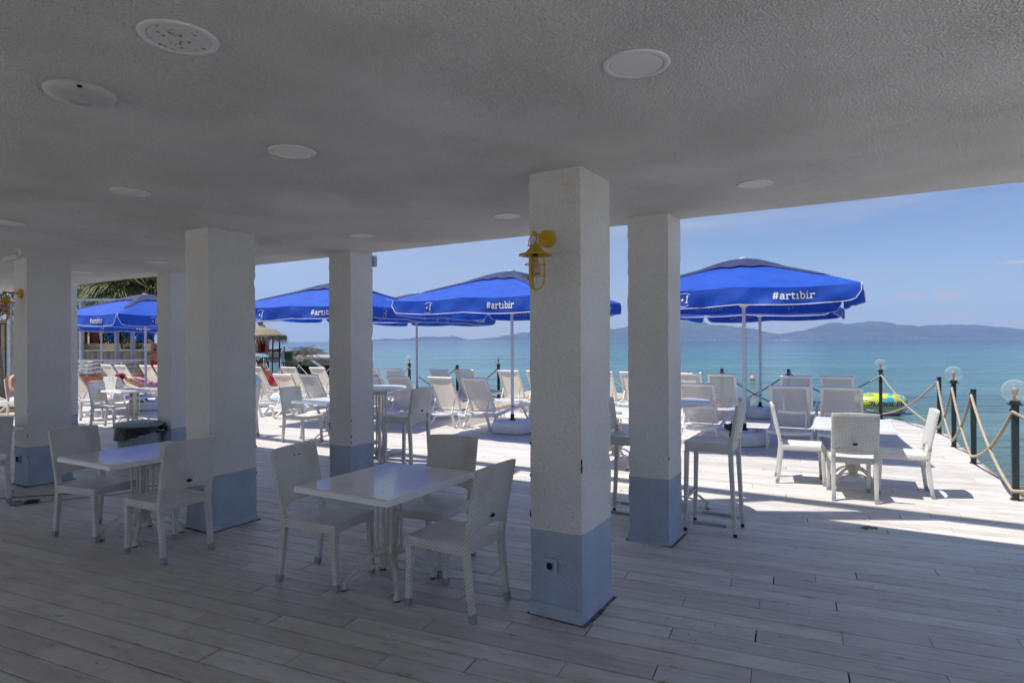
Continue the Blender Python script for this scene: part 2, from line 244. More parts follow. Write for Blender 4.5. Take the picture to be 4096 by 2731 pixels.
# ------------------------------------------------------------ mesh helpers
class MB:
    def __init__(s): s.v=[]; s.f=[]; s.T=Matrix.Identity(4)
    def add(s,vs,fs):
        o=len(s.v); s.v+=[tuple(s.T@Vector(p)) for p in vs]; s.f+=[tuple(o+i for i in f) for f in fs]
    def box(s,c,d,rz=0,rx=0,ry=0):
        R=Euler((rx,ry,rz)).to_matrix(); vs=[Vector(c)+R@Vector((a*d[0]/2,b*d[1]/2,e*d[2]/2)) for a in(-1,1) for b in(-1,1) for e in(-1,1)]
        s.add(vs,[(0,1,3,2),(4,6,7,5),(0,4,5,1),(2,3,7,6),(0,2,6,4),(1,5,7,3)])
    def tube(s,P,r,n=8,cap=True):
        P=[Vector(p) for p in P]; rr=r if isinstance(r,(list,tuple)) else [r]*len(P)
        vs=[]; up=None
        for i,p in enumerate(P):
            d=(P[min(i+1,len(P)-1)]-P[max(i-1,0)]).normalized()
            if up is None: up=Vector((0,0,1)) if abs(d.z)<.9 else Vector((1,0,0))
            a=(up-d*up.dot(d)); 
            if a.length<1e-5: a=Vector((1,0,0)).cross(d)
            a.normalize(); up=a; b=d.cross(a)
            vs+=[p+(a*math.cos(2*PI*k/n)+b*math.sin(2*PI*k/n))*rr[i] for k in range(n)]
        fs=[(i*n+k,i*n+(k+1)%n,(i+1)*n+(k+1)%n,(i+1)*n+k) for i in range(len(P)-1) for k in range(n)]
        if cap: fs+=[tuple(range(n-1,-1,-1)),tuple((len(P)-1)*n+k for k in range(n))]
        s.add(vs,fs)
    def bar(s,P,w,h,side=(0,1,0)):   # rectangular sweep: w along side, h across
        P=[Vector(p) for p in P]; n=len(P); W=w if isinstance(w,(list,tuple)) else [w]*n; H=h if isinstance(h,(list,tuple)) else [h]*n
        S=Vector(side).normalized(); vs=[]
        for i,p in enumerate(P):
            d=(P[min(i+1,n-1)]-P[max(i-1,0)]).normalized(); a=(S-d*S.dot(d)).normalized(); b=d.cross(a)
            for x,y in((-1,-1),(1,-1),(1,1),(-1,1)): vs.append(p+a*x*W[i]/2+b*y*H[i]/2)
        fs=[(i*4+k,i*4+(k+1)%4,(i+1)*4+(k+1)%4,(i+1)*4+k) for i in range(n-1) for k in range(4)]+[(3,2,1,0),(4*n-4,4*n-3,4*n-2,4*n-1)]
        s.add(vs,fs)
    def lathe(s,prof,n=20,c=(0,0,0),cap=False):
        c=Vector(c); vs=[c+Vector((r*math.cos(2*PI*k/n),r*math.sin(2*PI*k/n),z)) for r,z in prof for k in range(n)]
        fs=[(i*n+k,i*n+(k+1)%n,(i+1)*n+(k+1)%n,(i+1)*n+k) for i in range(len(prof)-1) for k in range(n)]
        if cap: fs+=[tuple(range(n-1,-1,-1)),tuple((len(prof)-1)*n+k for k in range(n))]
        s.add(vs,fs)
    def grid(s,fn,nu,nv):
        vs=[fn(i/nu,j/nv) for j in range(nv+1) for i in range(nu+1)]
        s.add(vs,[(j*(nu+1)+i,j*(nu+1)+i+1,(j+1)*(nu+1)+i+1,(j+1)*(nu+1)+i) for j in range(nv) for i in range(nu)])
    def prism(s,poly,z0,z1,tf=None):
        n=len(poly); vs=[(x,y,z0) for x,y in poly]+[(x,y,z1) for x,y in poly]
        if tf: vs=[tf(Vector(p)) for p in vs]
        s.add(vs,[tuple(range(n-1,-1,-1)),tuple(range(n,2*n))]+[(i,(i+1)%n,n+(i+1)%n,n+i) for i in range(n)])
    def sphere(s,c,r,n=12,m=8):
        r=r if isinstance(r,(list,tuple)) else (r,r,r); c=Vector(c)
        vs=[c+Vector((r[0]*math.sin(PI*j/m)*math.cos(2*PI*k/n),r[1]*math.sin(PI*j/m)*math.sin(2*PI*k/n),r[2]*math.cos(PI*j/m))) for j in range(m+1) for k in range(n)]
        s.add(vs,[(j*n+k,(j+1)*n+k,(j+1)*n+(k+1)%n,j*n+(k+1)%n) for j in range(m) for k in range(n)])
    def mesh(s,name,mat,smooth=False,bevel=0,seg=2,uv=False,weld=True):
        me=bpy.data.meshes.new(name); bm=bmesh.new()
        vs=[bm.verts.new(p) for p in s.v]
        for f in s.f:
            if len(set(f))<3: continue
            try: bm.faces.new([vs[i] for i in f])
            except ValueError: pass
        if weld: bmesh.ops.remove_doubles(bm,verts=bm.verts,dist=1e-5)
        bmesh.ops.recalc_face_normals(bm,faces=bm.faces)
        if bevel:
            es=[e for e in bm.edges if len(e.link_faces)==2 and e.calc_face_angle(0)>rad(30)]
            bmesh.ops.bevel(bm,geom=es,offset=bevel,segments=seg,affect='EDGES',profile=.5)
        if uv:
            l=bm.loops.layers.uv.new('UVMap')
            for f in bm.faces:
                n=f.normal; a=[abs(n.x),abs(n.y),abs(n.z)]; k=a.index(max(a))
                for lp in f.loops:
                    c=lp.vert.co; lp[l].uv=(c.y,c.z) if k==0 else ((c.x,c.z) if k==1 else (c.y,c.x))
        for f in bm.faces: f.smooth=bool(smooth)
        bm.to_mesh(me); bm.free()
        if mat: me.materials.append(mat)
        if smooth and not smooth=='all':
            try: me.set_sharp_from_angle(angle=rad(40))
            except Exception: pass
        return me
    def obj(s,name,mat,parent=None,**k):
        return link(name,s.mesh(name,mat,**k),parent)
def link(name,me,parent=None):
    o=bpy.data.objects.new(name,me); COL.objects.link(o)
    if parent: o.parent=parent
    return o
def tag(o,label=None,cat=None,group=None,kind=None):
    if label: o['label']=label
    if cat: o['category']=cat
    if group: o['group']=group
    if kind: o['kind']=kind
    return o
def thing(name,label,cat,loc=(0,0,0),rz=0,group=None):
    o=bpy.data.objects.new(name,None); COL.objects.link(o); o.location=loc; o.rotation_euler=(0,0,rz); o.empty_display_size=.1
    return tag(o,label,cat,group)
def dup(root,loc,rz,label,group=None,name=None):
    def cp(o,par):
        c=o.copy(); COL.objects.link(c); c.parent=par
        for ch in [x for x in o.children]: cp(ch,c)
        return c
    r=cp(root,None); r.location=loc; r.rotation_euler=(0,0,rz); r['label']=label
    if group: r['group']=group
    return r
USED=set()
def place(proto,loc,deg,label,group=None,s=None):
    if proto.name not in USED:
        USED.add(proto.name); o=proto; o.location=loc; o.rotation_euler=(0,0,rad(deg)); o['label']=label
        if group: o['group']=group
    else: o=dup(proto,loc,rad(deg),label,group)
    if s: o.scale=s
    return o
# building frame
E1=Vector((math.cos(rad(-31)),math.sin(rad(-31)),0)); E2=Vector((-E1.y,E1.x,0))
BR=Matrix(((E1.x,E2.x,0,0),(E1.y,E2.y,0,0),(0,0,1,0),(0,0,0,1)))
def zc(x): return 2.735+.005*x
# ------------------------------------------------------------ sea, hills, ground
WZ=-.85
def m_water():
    m=bpy.data.materials.new('sea_water'); m.use_nodes=True; N,L=nodes(m); p=N['Principled BSDF']; p.inputs['Roughness'].default_value=.07; p.inputs['IOR'].default_value=1.33
    g=N.new('ShaderNodeNewGeometry'); sp=N.new('ShaderNodeSeparateXYZ'); L.new(g.outputs['Position'],sp.inputs[0])
    n0=N.new('ShaderNodeTexNoise'); n0.inputs['Scale'].default_value=.03; n0.inputs['Detail'].default_value=4; L.new(g.outputs['Position'],n0.inputs['Vector'])
    # distance offshore (metres) along the seaward direction, log scaled
    a=N.new('ShaderNodeVectorMath'); a.operation='DOT_PRODUCT'; a.inputs[1].default_value=(.38,.925,0); L.new(g.outputs['Position'],a.inputs[0])
    b=N.new('ShaderNodeMath'); b.operation='SUBTRACT'; b.inputs[1].default_value=11; L.new(a.outputs['Value'],b.inputs[0])
    c=N.new('ShaderNodeMath'); c.operation='MAXIMUM'; c.inputs[1].default_value=1; L.new(b.outputs[0],c.inputs[0])
    d=N.new('ShaderNodeMath'); d.operation='LOGARITHM'; d.inputs[1].default_value=10; L.new(c.outputs[0],d.inputs[0])
    e=N.new('ShaderNodeMath'); e.operation='MULTIPLY_ADD'; e.inputs[1].default_value=.5; L.new(n0.outputs['Fac'],e.inputs[0]); L.new(d.outputs[0],e.inputs[2])
    f=N.new('ShaderNodeMath'); f.operation='DIVIDE'; f.inputs[1].default_value=4; L.new(e.outputs[0],f.inputs[0])
    r=N.new('ShaderNodeValToRGB'); cr=r.color_ramp; cr.elements[0].position=.10; cr.elements[0].color=(.10,.135,.10,1); cr.elements[1].position=.95; cr.elements[1].color=(.008,.030,.085,1)
    for pos,col in ((.33,(.10,.19,.165,1)),(.50,(.055,.215,.235,1)),(.62,(.035,.165,.24,1)),(.74,(.012,.06,.15,1))):
        x=cr.elements.new(pos); x.color=col
    L.new(f.outputs[0],r.inputs[0])
    mw=N.new('ShaderNodeMapping'); mw.inputs['Rotation'].default_value=(0,0,rad(8)); mw.inputs['Scale'].default_value=(.16,1,1); L.new(g.outputs['Position'],mw.inputs[0])
    cur=r.outputs[0]
    for scl,fc in ((1.1,.55),(.22,.5),(.035,.45)):  # dark ripple streaks: wave shading multiplied into the water colour
        nw=N.new('ShaderNodeTexNoise'); nw.inputs['Scale'].default_value=scl; nw.inputs['Detail'].default_value=3; nw.inputs['Distortion'].default_value=.6; L.new(mw.outputs[0],nw.inputs['Vector'])
        cw=N.new('ShaderNodeValToRGB'); cw.color_ramp.elements[0].position=.36; cw.color_ramp.elements[1].position=.60; cw.color_ramp.elements[0].color=(.42,.52,.60,1); cw.color_ramp.elements[1].color=(1.12,1.1,1.06,1); L.new(nw.outputs['Fac'],cw.inputs[0])
        mw2=N.new('ShaderNodeMixRGB'); mw2.blend_type='MULTIPLY'; mw2.inputs[0].default_value=fc; L.new(cur,mw2.inputs[1]); L.new(cw.outputs[0],mw2.inputs[2]); cur=mw2.outputs[0]
    L.new(cur,p.inputs['Base Color'])
    mp1=N.new('ShaderNodeMapping'); mp1.inputs['Rotation'].default_value=(0,0,rad(12)); mp1.inputs['Scale'].default_value=(.35,1,1); L.new(g.outputs['Position'],mp1.inputs[0])
    prev=None; nrm=None
    for scl,dist,st in ((.045,2.6,.8),(.16,1.3,.9),(.6,.75,1.0),(2.2,.24,1.0),(8,.03,.8)):
        n=N.new('ShaderNodeTexNoise'); n.inputs['Scale'].default_value=scl; n.inputs['Detail'].default_value=3; n.inputs['Distortion'].default_value=.4; L.new(mp1.outputs[0],n.inputs['Vector'])
        bb=N.new('ShaderNodeBump'); bb.inputs['Strength'].default_value=st; bb.inputs['Distance'].default_value=dist; L.new(n.outputs['Fac'],bb.inputs['Height'])
        if nrm: L.new(nrm,bb.inputs['Normal'])
        nrm=bb.outputs[0]
    L.new(nrm,p.inputs['Normal']); return m
mb=MB()
R0=11800
mb.add([(-R0,-600,WZ),(R0,-600,WZ),(R0,R0,WZ),(-R0,R0,WZ)],[(0,1,2,3)])
o=mb.obj('sea',m_water()); tag(o,'calm turquoise sea reaching from the deck to the far shore','sea',kind='structure')
# far hills: real ridges across the bay, crest given as (bearing x/y, height/y)
def hills(name,label,prof,Y,depth,mat,seed):
    rnd=random.Random(seed); n=220; a0,a1=prof[0][0],prof[-1][0]
    def hh(a):
        for (p,q),(r_,t) in zip(prof,prof[1:]):
            if p<=a<=r_:
                k=(a-p)/(r_-p); k=k*k*(3-2*k); return q+(t-q)*k
        return 0
    ph=[rnd.random()*9 for _ in range(12)]
    def fn(u,v):
        a=a0+(a1-a0)*u; h=hh(a); y=Y+depth*v*(1+.1*math.sin(a*40+ph[5]))
        s=math.sin(min(1,v*1.0)*PI/2)**.8 if v<.62 else math.sin(.62*PI/2)**.8*(1-(v-.62)*.4)
        s=min(1,v/.62)**.85 if v<.62 else 1-(v-.62)*1.2
        rid=sum(math.sin(a*f+ph[k])*math.sin(v*g_+ph[k+4]) /(k+1.6) for k,(f,g_) in enumerate(((60,7),(140,13),(310,19),(620,31))))
        hz=h*Y*s*(1+.10*rid*math.sin(min(1,v/.62)*PI)*1.0)+ (math.sin(a*900+ph[1])+math.sin(a*377+ph[2])*1.5)*Y*.00022*s
        return (a*Y*(1+.0*v),y,WZ+max(0,hz)*y/Y-(1 if v==0 else 0))
    m=MB(); m.grid(fn,n,26); o=m.obj(name,mat,smooth='all'); return tag(o,label,'hills',kind='structure')
M_hill=pm('maquis_hillside',(.018,.028,.020),.95,.3,.0035,base2=(.075,.068,.052),detail=9,coord='Object')
M_hill2=pm('far_hillside',(.03,.035,.03),.95,.2,.002,base2=(.05,.05,.045),detail=6)
px=lambda x:(x-2048)/2506
hy=lambda x,y:((1361.5-.005*(x-2048))-y)/2506
P1=[(2240,1352),(2330,1335),(2500,1315),(2640,1297),(2760,1285),(2830,1282),(2870,1277),(2915,1280),(2950,1297),(3000,1299),(3060,1306),(3130,1312),(3185,1326),(3250,1333),(3310,1342),(3400,1352)]
P2=[(3180,1356),(3250,1340),(3370,1320),(3450,1302),(3510,1288),(3550,1289),(3600,1294),(3650,1288),(3690,1282),(3740,1285),(3790,1297),(3850,1298),(3900,1302),(3925,1304),(3980,1298),(4060,1296),(4130,1297),(4250,1305),(4500,1320),(4800,1352)]
P3=[(1300,1364),(1450,1360),(1520,1352),(1560,1356),(1690,1345),(1740,1347),(1800,1343),(1870,1358),(1960,1350),(2040,1338),(2090,1329),(2150,1327),(2230,1318),(2330,1300),(2450,1312),(2600,1345)]
hills('hills','hazy blue wooded hills across the bay behind the tall parasol pole',[(px(x),max(0,hy(x,y))) for x,y in P1],9400,2000,M_hill,3)
hills('hills','darker long headland across the bay at the right edge',[(px(x),max(0,hy(x,y))) for x,y in P2],8700,2000,M_hill,5)
hills('hills','palest distant ridge low on the horizon between the pillars',[(px(x),max(0,hy(x,y))) for x,y in P3],10600,1000,M_hill2,8)
# shore village specks
vb=MB(); rv=random.Random(4)
for k in range(110):
    x=rv.choice([rv.gauss(2760,30),rv.uniform(2730,2900),rv.gauss(3290,40),rv.uniform(3200,4150),rv.gauss(4085,22),rv.gauss(3760,50),rv.uniform(3300,3900)]); 
    y=8640-rv.random()*15 if x>3190 else 9340; up=rv.random()**3
    vb.box((px(x)*y,y+up*200,WZ+3+up*38),(rv.uniform(6,20),10,rv.uniform(4,8)))
o=vb.obj('village',pm('distant_houses',(.42,.39,.36),.8,.2,.01)); tag(o,'tiny white houses strung along the far shore','village',kind='stuff')
# land behind the terrace on the left, under the deck
g=MB(); g.add([(-60,-30,-.16),(16,-30,-.16),(15.8,3.0,-.16),(6.7,4.6,-.16),(5.3,6.3,-.16),(7.8,11.2,-.16),(8.0,13.5,-.16),(5,14.9,-.16),(-4,19,-.16),(-9.9,23.9,-.16),(-14,32,-.16),(-60,60,-.16)],[tuple(range(12))])
o=g.obj('ground',pm('dark_earth',(.05,.045,.04),.95)); tag(o,'dark ground under the decking and the left bank','ground',kind='structure')
g=MB(); g.add([(-60,8,-.03),(-14.6,12.5,-.03),(-12.2,24.5,-.03),(-13.8,28,-.03),(-18,40,-.03),(-60,60,-.03)],[(0,1,2,3,4,5)])
o=g.obj('terrace_paving',M_conc); tag(o,'pale concrete paving beyond the deck on the left','paving',kind='structure')
# ------------------------------------------------------------ deck
U=Vector((.914,-.405,0)); U.normalize(); V=Vector((-U.y,U.x,0))
rim=[(15,-9),(15.5,3.2),(6.8,4.75),(5.34,6.55),(6.34,8.49),(6.99,9.79),(7.74,11.21),(8.02,12.3),(7.99,13.35),(7.5,14.0),(6.4,14.5),(5.03,15.02),(2.3,16.3),(-.36,17.6),(-3.02,18.72),(-4.3,19.3),(-5.7,20.0),(-7.0,20.72),(-8.6,22.1),(-9.75,23.85)]  # first corners widen the deck out of view, added for bounced light
poly=rim+[(-12.2,24.6),(-15,25),(-16.5,17),(-14,8),(-9,.5),(-4,-1.5),(3,-4.5),(9,-8)]
uvp=[(Vector((x,y,0)).dot(U),Vector((x,y,0)).dot(V)) for x,y in poly]
def clip(P,ax,lim,sign):
    out=[]
    for i in range(len(P)):
        a,b=P[i],P[(i+1)%len(P)]; da=(a[ax]-lim)*sign; db=(b[ax]-lim)*sign
        if da>=0: out.append(a)
        if da*db<0:
            t=da/(da-db); out.append((a[0]+(b[0]-a[0])*t,a[1]+(b[1]-a[1])*t))
    return out
deck=MB(); deck.add([(x,y,-.05) for x,y in poly]+[(x,y,-.15) for x,y in poly],[tuple(range(len(poly))),tuple(range(2*len(poly)-1,len(poly)-1,-1))]+[(i,(i+1)%len(poly),len(poly)+(i+1)%len(poly),len(poly)+i) for i in range(len(poly))])
deck_o=deck.obj('deck',pm('joist_shadow',(.07,.065,.06),.95)); tag(deck_o,'large pale plank deck under the pillars and out to the sea edge','deck',kind='structure')
PITCH=.1565; GAP=.006; planks=[]; rp_=random.Random(11)
cols_px=[(.41,3.73,.46),(1.288,5.156,.36),(-2.70,5.575,.485),(-1.83,7.11,.36),(-4.84,8.89,.36),(-5.73,7.40,.47),(-7.87,10.78,.36)]
k0=int(math.floor(min(p[1] for p in uvp)/PITCH)); k1=int(max(p[1] for p in uvp)/PITCH)+1
for k in range(k0,k1):
    v0=k*PITCH+GAP/2+.02; v1=v0+PITCH-GAP; vm=(v0+v1)/2
    rowp=clip(clip(uvp,1,v0,1),1,v1,-1)
    if len(rowp)<3: continue
    a=min(p[0] for p in rowp); b=max(p[0] for p in rowp)
    if vm<4.6: Lb=1.355; off=-4.18+(vm-2.47)/PITCH*.4517
    else: Lb=2.71; off=.16+(round((vm-4.89)/PITCH))*.27+rp_.choice([0,0,.9,0])
    u=off-math.ceil((off-a)/Lb)*Lb
    gp=lambda: rp_.choice([.003,.003,.004,.009])
    while u<b:
        e=u+Lb; g1=gp()
        P=clip(clip(rowp,0,u+g1/2,1),0,e-g1/2,-1)
        if len(P)>=3: planks.append((u+g1/2,e-g1/2,v0,v1,P))
        u=e
def seen(pl):
    c=U*((pl[0]+pl[1])/2)+V*((pl[2]+pl[3])/2)
    if c.y<.9: 
        c=U*pl[0]+V*pl[2]; 
        if c.y<.9: return 1e9
    return c.length if abs(c.x/c.y)<1.05 else c.length+40
planks.sort(key=seen)
def plank_geo(m,P,z0=-.024,ins=.005,dz=0.0):
    n=len(P); cx=sum(p[0] for p in P)/n; cy=sum(p[1] for p in P)/n
    def ip(p):
        return (p[0]+(ins if p[0]<cx else -ins),p[1]+(ins if p[1]<cy else -ins))
    vs=[];
    for p in P: q=U*p[0]+V*p[1]; vs.append((q.x,q.y,z0))
    for p in P: q=U*p[0]+V*p[1]; vs.append((q.x,q.y,-.003+dz))
    for p in P:
        i=ip(p); q=U*i[0]+V*i[1]; vs.append((q.x,q.y,dz))
    fs=[(i,(i+1)%n,n+(i+1)%n,n+i) for i in range(n)]+[(n+i,n+(i+1)%n,2*n+(i+1)%n,2*n+i) for i in range(n)]+[tuple(range(2*n,3*n))]
    m.add(vs,fs)
for i,pl in enumerate(planks[:300]):
    m=MB(); plank_geo(m,pl[4],dz=rp_.uniform(-.0012,.0012)); me=m.mesh('plank',M_plank,weld=False); link('plank',me,deck_o)
m=MB()
for pl in planks[300:]: plank_geo(m,pl[4],dz=rp_.uniform(-.001,.001))
o=m.obj('planks',M_plank,deck_o,weld=False); o['kind']='stuff'
# rim edging and quay face below the deck
m=MB()
for i in range(len(rim)-1):
    a=Vector((*rim[i],0)); b=Vector((*rim[i+1],0)); d=(b-a).normalized(); nn=Vector((d.y,-d.x,0))
    m.add([a+nn*.004,b+nn*.004,b+nn*.03,a+nn*.03]+[p+Vector((0,0,-.12)) for p in (a+nn*.004,b+nn*.004,b+nn*.03,a+nn*.03)],[(0,1,2,3),(0,4,5,1),(3,2,6,7),(4,7,6,5)])
o=m.obj('edge_trim',pm('rusty_edge_trim',(.50,.49,.47),.6,.1,1.2,base2=(.38,.22,.12)),deck_o)
m=MB()
for i in range(len(rim)-1):
    a=Vector((*rim[i],0)); b=Vector((*rim[i+1],0)); d=(b-a).normalized(); nn=Vector((d.y,-d.x,0))
    m.add([a-nn*.10+Vector((0,0,-.16)),b-nn*.10+Vector((0,0,-.16)),b-nn*.10+Vector((0,0,-1.5)),a-nn*.10+Vector((0,0,-1.5))],[(0,1,2,3)])
o=m.obj('quay_wall',M_conc); tag(o,'rough concrete quay face below the deck edge','quay',kind='structure')
# ------------------------------------------------------------ building over the camera
bld=thing('building','white stuccoed building on square pillars with blue painted feet over the deck','building',(0,0,0))
def edge_pt(s,inn=0,z=0): # s metres along E1 from the point (0,6.312)
    q=Vector((0,6.312,0))+E1*s-E2*inn; return Vector((q.x,q.y,z))
def slab(m,s0,s1,i0,i1,z0,z1,slope=False):
    c=[edge_pt(s0,i0),edge_pt(s1,i0),edge_pt(s1,i1),edge_pt(s0,i1)]
    b=[Vector((p.x,p.y,(zc(p.x) if slope else z0))) for p in c]; t=[Vector((p.x,p.y,z1)) for p in c]
    m.add(b+t,[(0,1,2,3),(4,7,6,5),(0,4,5,1),(1,5,6,2),(2,6,7,3),(3,7,4,0)])
m=MB(); slab(m,-13,4.5,0,8.7,0,3.05,True); m.obj('ceiling',M_ceil,bld)
m=MB(); slab(m,-13,4.5,.0,.15,3.052,4.45); m.obj('parapet',M_pillar,bld)  # parapet, beam, posts and braces: unseen, shaped to cast the deck shadow bands
m=MB(); slab(m,-13,4.5,.0,.17,7.0,7.3); m.obj('shadow_beam',M_white,bld)
for s in (-12.9,-9,-5.2,-.2,4.3):
    m=MB(); slab(m,s,s+.12,.02,.14,4.452,6.998); m.obj('shadow_post',M_white,bld)
def shadow_brace(s0,s1,wd):
    m=MB(); a=[edge_pt(s0,.05,4.452),edge_pt(s0+wd,.05,4.452),edge_pt(s1+wd,.05,6.998),edge_pt(s1,.05,6.998)]; b=[p-E2*.05 for p in a]
    m.add(a+b,[(0,1,2,3),(4,7,6,5),(0,4,5,1),(1,5,6,2),(2,6,7,3),(3,7,4,0)]); m.obj('shadow_brace',M_white,bld)
shadow_brace(.55,.9,.55); shadow_brace(-5.6,-4.3,.5); shadow_brace(-2.6,-3.6,.35)  # unseen slanted pieces added to cast the wedge shadows on the deck
m=MB(); slab(m,.2,4.5,8.5,8.7,-.15,2.7); m.obj('wall',M_pillar,bld)  # unseen stub wall added to keep light off the rear pillar faces
def pillar(nx,ny,d2,z1,seed):
    r=random.Random(seed); w1=.35; m=MB(); nz_=46; n1=6; per=[]
    for k in range(n1): per.append((-w1+w1*k/n1,0))
    for k in range(n1): per.append((0,d2*k/n1))
    for k in range(n1): per.append((-w1*k/n1,d2))
    for k in range(n1): per.append((-w1,d2-d2*k/n1))
    N_=len(per); vs=[]
    cor={0,n1,2*n1,3*n1}
    for j in range(nz_+1):
        z=z1*j/nz_; fl=.012*max(0,1-z/.12)
        for i,(a,b) in enumerate(per):
            c=Vector((a+w1/2,b-d2/2)); s=.0012
            off=r.uniform(-s,s)+fl*(.5+.5*r.random())
            if i in cor: off-=r.choice([0,.001,.002,.004]) + (.008 if r.random()<.05 else 0)
            cc=c*(1+off/max(w1,d2)*2); a2,b2=cc.x-w1/2,cc.y+d2/2
            p=Vector((nx,ny,0))+E1*a2+E2*b2; vs.append((p.x,p.y,z))
    fs=[(j*N_+i,j*N_+(i+1)%N_,(j+1)*N_+(i+1)%N_,(j+1)*N_+i) for j in range(nz_) for i in range(N_)]
    m.add(vs,fs); return m.obj('pillar',M_pillar,bld,smooth=True)
pill=[pillar(x,y,d,zc(x)+.02,i) for i,(x,y,d) in enumerate(cols_px)]
# skirting boards at the foot of three pillars
M_skirt=pm('blue_skirting',(.43,.49,.59),.7,.15,8,bump=.2,bscale=30); M_grout=pm('dirty_mortar',(.22,.21,.19),.95,.5,25,base2=(.03,.03,.03),bump=.5,bscale=60)
def skirt(i,face,h,t=.012):
    x,y,d=cols_px[i]; m=MB(); base=Vector((x,y,0))
    if face=='l': c=base-E1*.175-E2*(t/2+.004); m.box(c+Vector((0,0,h/2)),(.352,t,h),rad(-31))
    else: c=base+E2*(d/2)+E1*(t/2+.004); m.box(c+Vector((0,0,h/2)),(t,d,h),rad(-31))
    m.obj('skirting',M_skirt,pill[i])
skirt(0,'l',.085); skirt(1,'r',.03); skirt(1,'l',.02,.02); skirt(2,'r',.05)
for i in (0,1,2,5):
    x,y,d=cols_px[i]; m=MB(); rr=random.Random(i+40); base=Vector((x,y,0))
    pts=[(-.37,-.02),(-.18,-.022),(.02,-.03),(.035,-.01),(.03,d*.4),(.028,d*.8),(.03,d+.03),(-.2,d+.02),(-.37,d+.02),(-.37,d*.5)]
    pp=[]
    for a,b in pts:
        q=base+E1*(a+rr.uniform(-.006,.01))+E2*(b+rr.uniform(-.008,.006)); pp.append((q.x,q.y))
    m.prism(pp,-.002,.006); m.obj('mortar_joint',M_grout,pill[i])
g=MB(); c=[edge_pt(-26,8.9,-.012),edge_pt(4.8,8.9,-.012),edge_pt(24,8.9,-.012),edge_pt(24,40,-.012),edge_pt(-26,40,-.012)]; g.add(c,[(0,1,2,3,4)])  # unseen paving added behind the camera to bounce sunlight onto the ceiling
o=g.obj('bounce_paving',pm('pale_paving',(.52,.49,.44),.8,.1,2)); tag(o,'unseen pale paving added behind the arcade to bounce light','paving',kind='structure')
# small galvanised gutter outlet at the top of the fourth pillar
m=MB(); c=Vector((-1.83,7.11,2.655))+E2*.38+E1*.012; m.box(c,(.03,.05,.11),rad(-31),0,0); m.box(c+Vector((0,0,-.065)),(.04,.03,.02),rad(-31)); o=m.obj('gutter_outlet',M_steel); tag(o,'small grey metal gutter outlet at the top of the pillar left of the table parasol','gutter outlet')
# broken plaster chips along two pillar corners
M_chip=pm('bare_dark_chip',(.10,.085,.065),.95,.5,60)
def chips(i,corner,zs,seed):
    r=random.Random(seed); x,y,d=cols_px[i]; c=Vector((x,y,0))+{'l':-E1*.35,'m':E1*0,'r':E2*d}[corner]
    for z in zs:
        m=MB(); n=7; P=[]; h=r.uniform(.008,.026); w_=r.uniform(.003,.006)
        for k in range(n): a=2*PI*k/n; P.append((w_*math.cos(a)*r.uniform(.6,1.1),h*math.sin(a)*r.uniform(.7,1.1)))
        m.T=Matrix.Translation(c+Vector((0,0,z)))@Matrix.Rotation(rad(-31+(15 if corner=='r' else -15)),4,'Z')@Matrix.Rotation(PI/2,4,'X'); m.prism(P,-.006,.0025); m.obj('chip',M_chip,pill[i])
chips(0,'l',(.86,1.06,1.12,.62),1); chips(0,'m',(.93,.97),2); chips(1,'m',(.72,),3); chips(2,'m',(.68,),4); chips(5,'m',(.6,.9,.35),5)
chips(3,'l',(.70,.78,.74),6); chips(3,'m',(.55,.62,.80),7); chips(2,'r',(.45,.7),8)
# sockets
def socket(i,a,z,label,open_=False):
    x,y,d=cols_px[i]; c=Vector((x,y,z))-E1*a-E2*.014
    t=thing('wall_socket',label,'socket',c,rad(-31))
    m=MB(); m.box((0,0,0),(.088,.012,.088)); m.obj('plate',M_skirt,t,bevel=.003)
    m=MB(); m.box((0,-.008,0),(.05,.006,.05)); m.obj('insert',pm('grey_insert',(.24,.29,.36),.5),t,bevel=.001)
    m=MB(); m.T=Matrix.Rotation(PI/2,4,'X'); m.lathe([(0,.0125),(.021,.0125),(.021,.006)],20) if not open_ else m.box((0,0,.010),(.056,.062,.01)); m.obj('opening',M_dark,t)
    return t
socket(0,.205,.325,'blue framed power socket with a round black hole low on the nearest pillar')
socket(5,.21,.31,'open square black socket box low on the leftmost pillar',True)
socket(2,.10,.33,'half hidden dark socket on the pillar behind the left wicker chair',True)
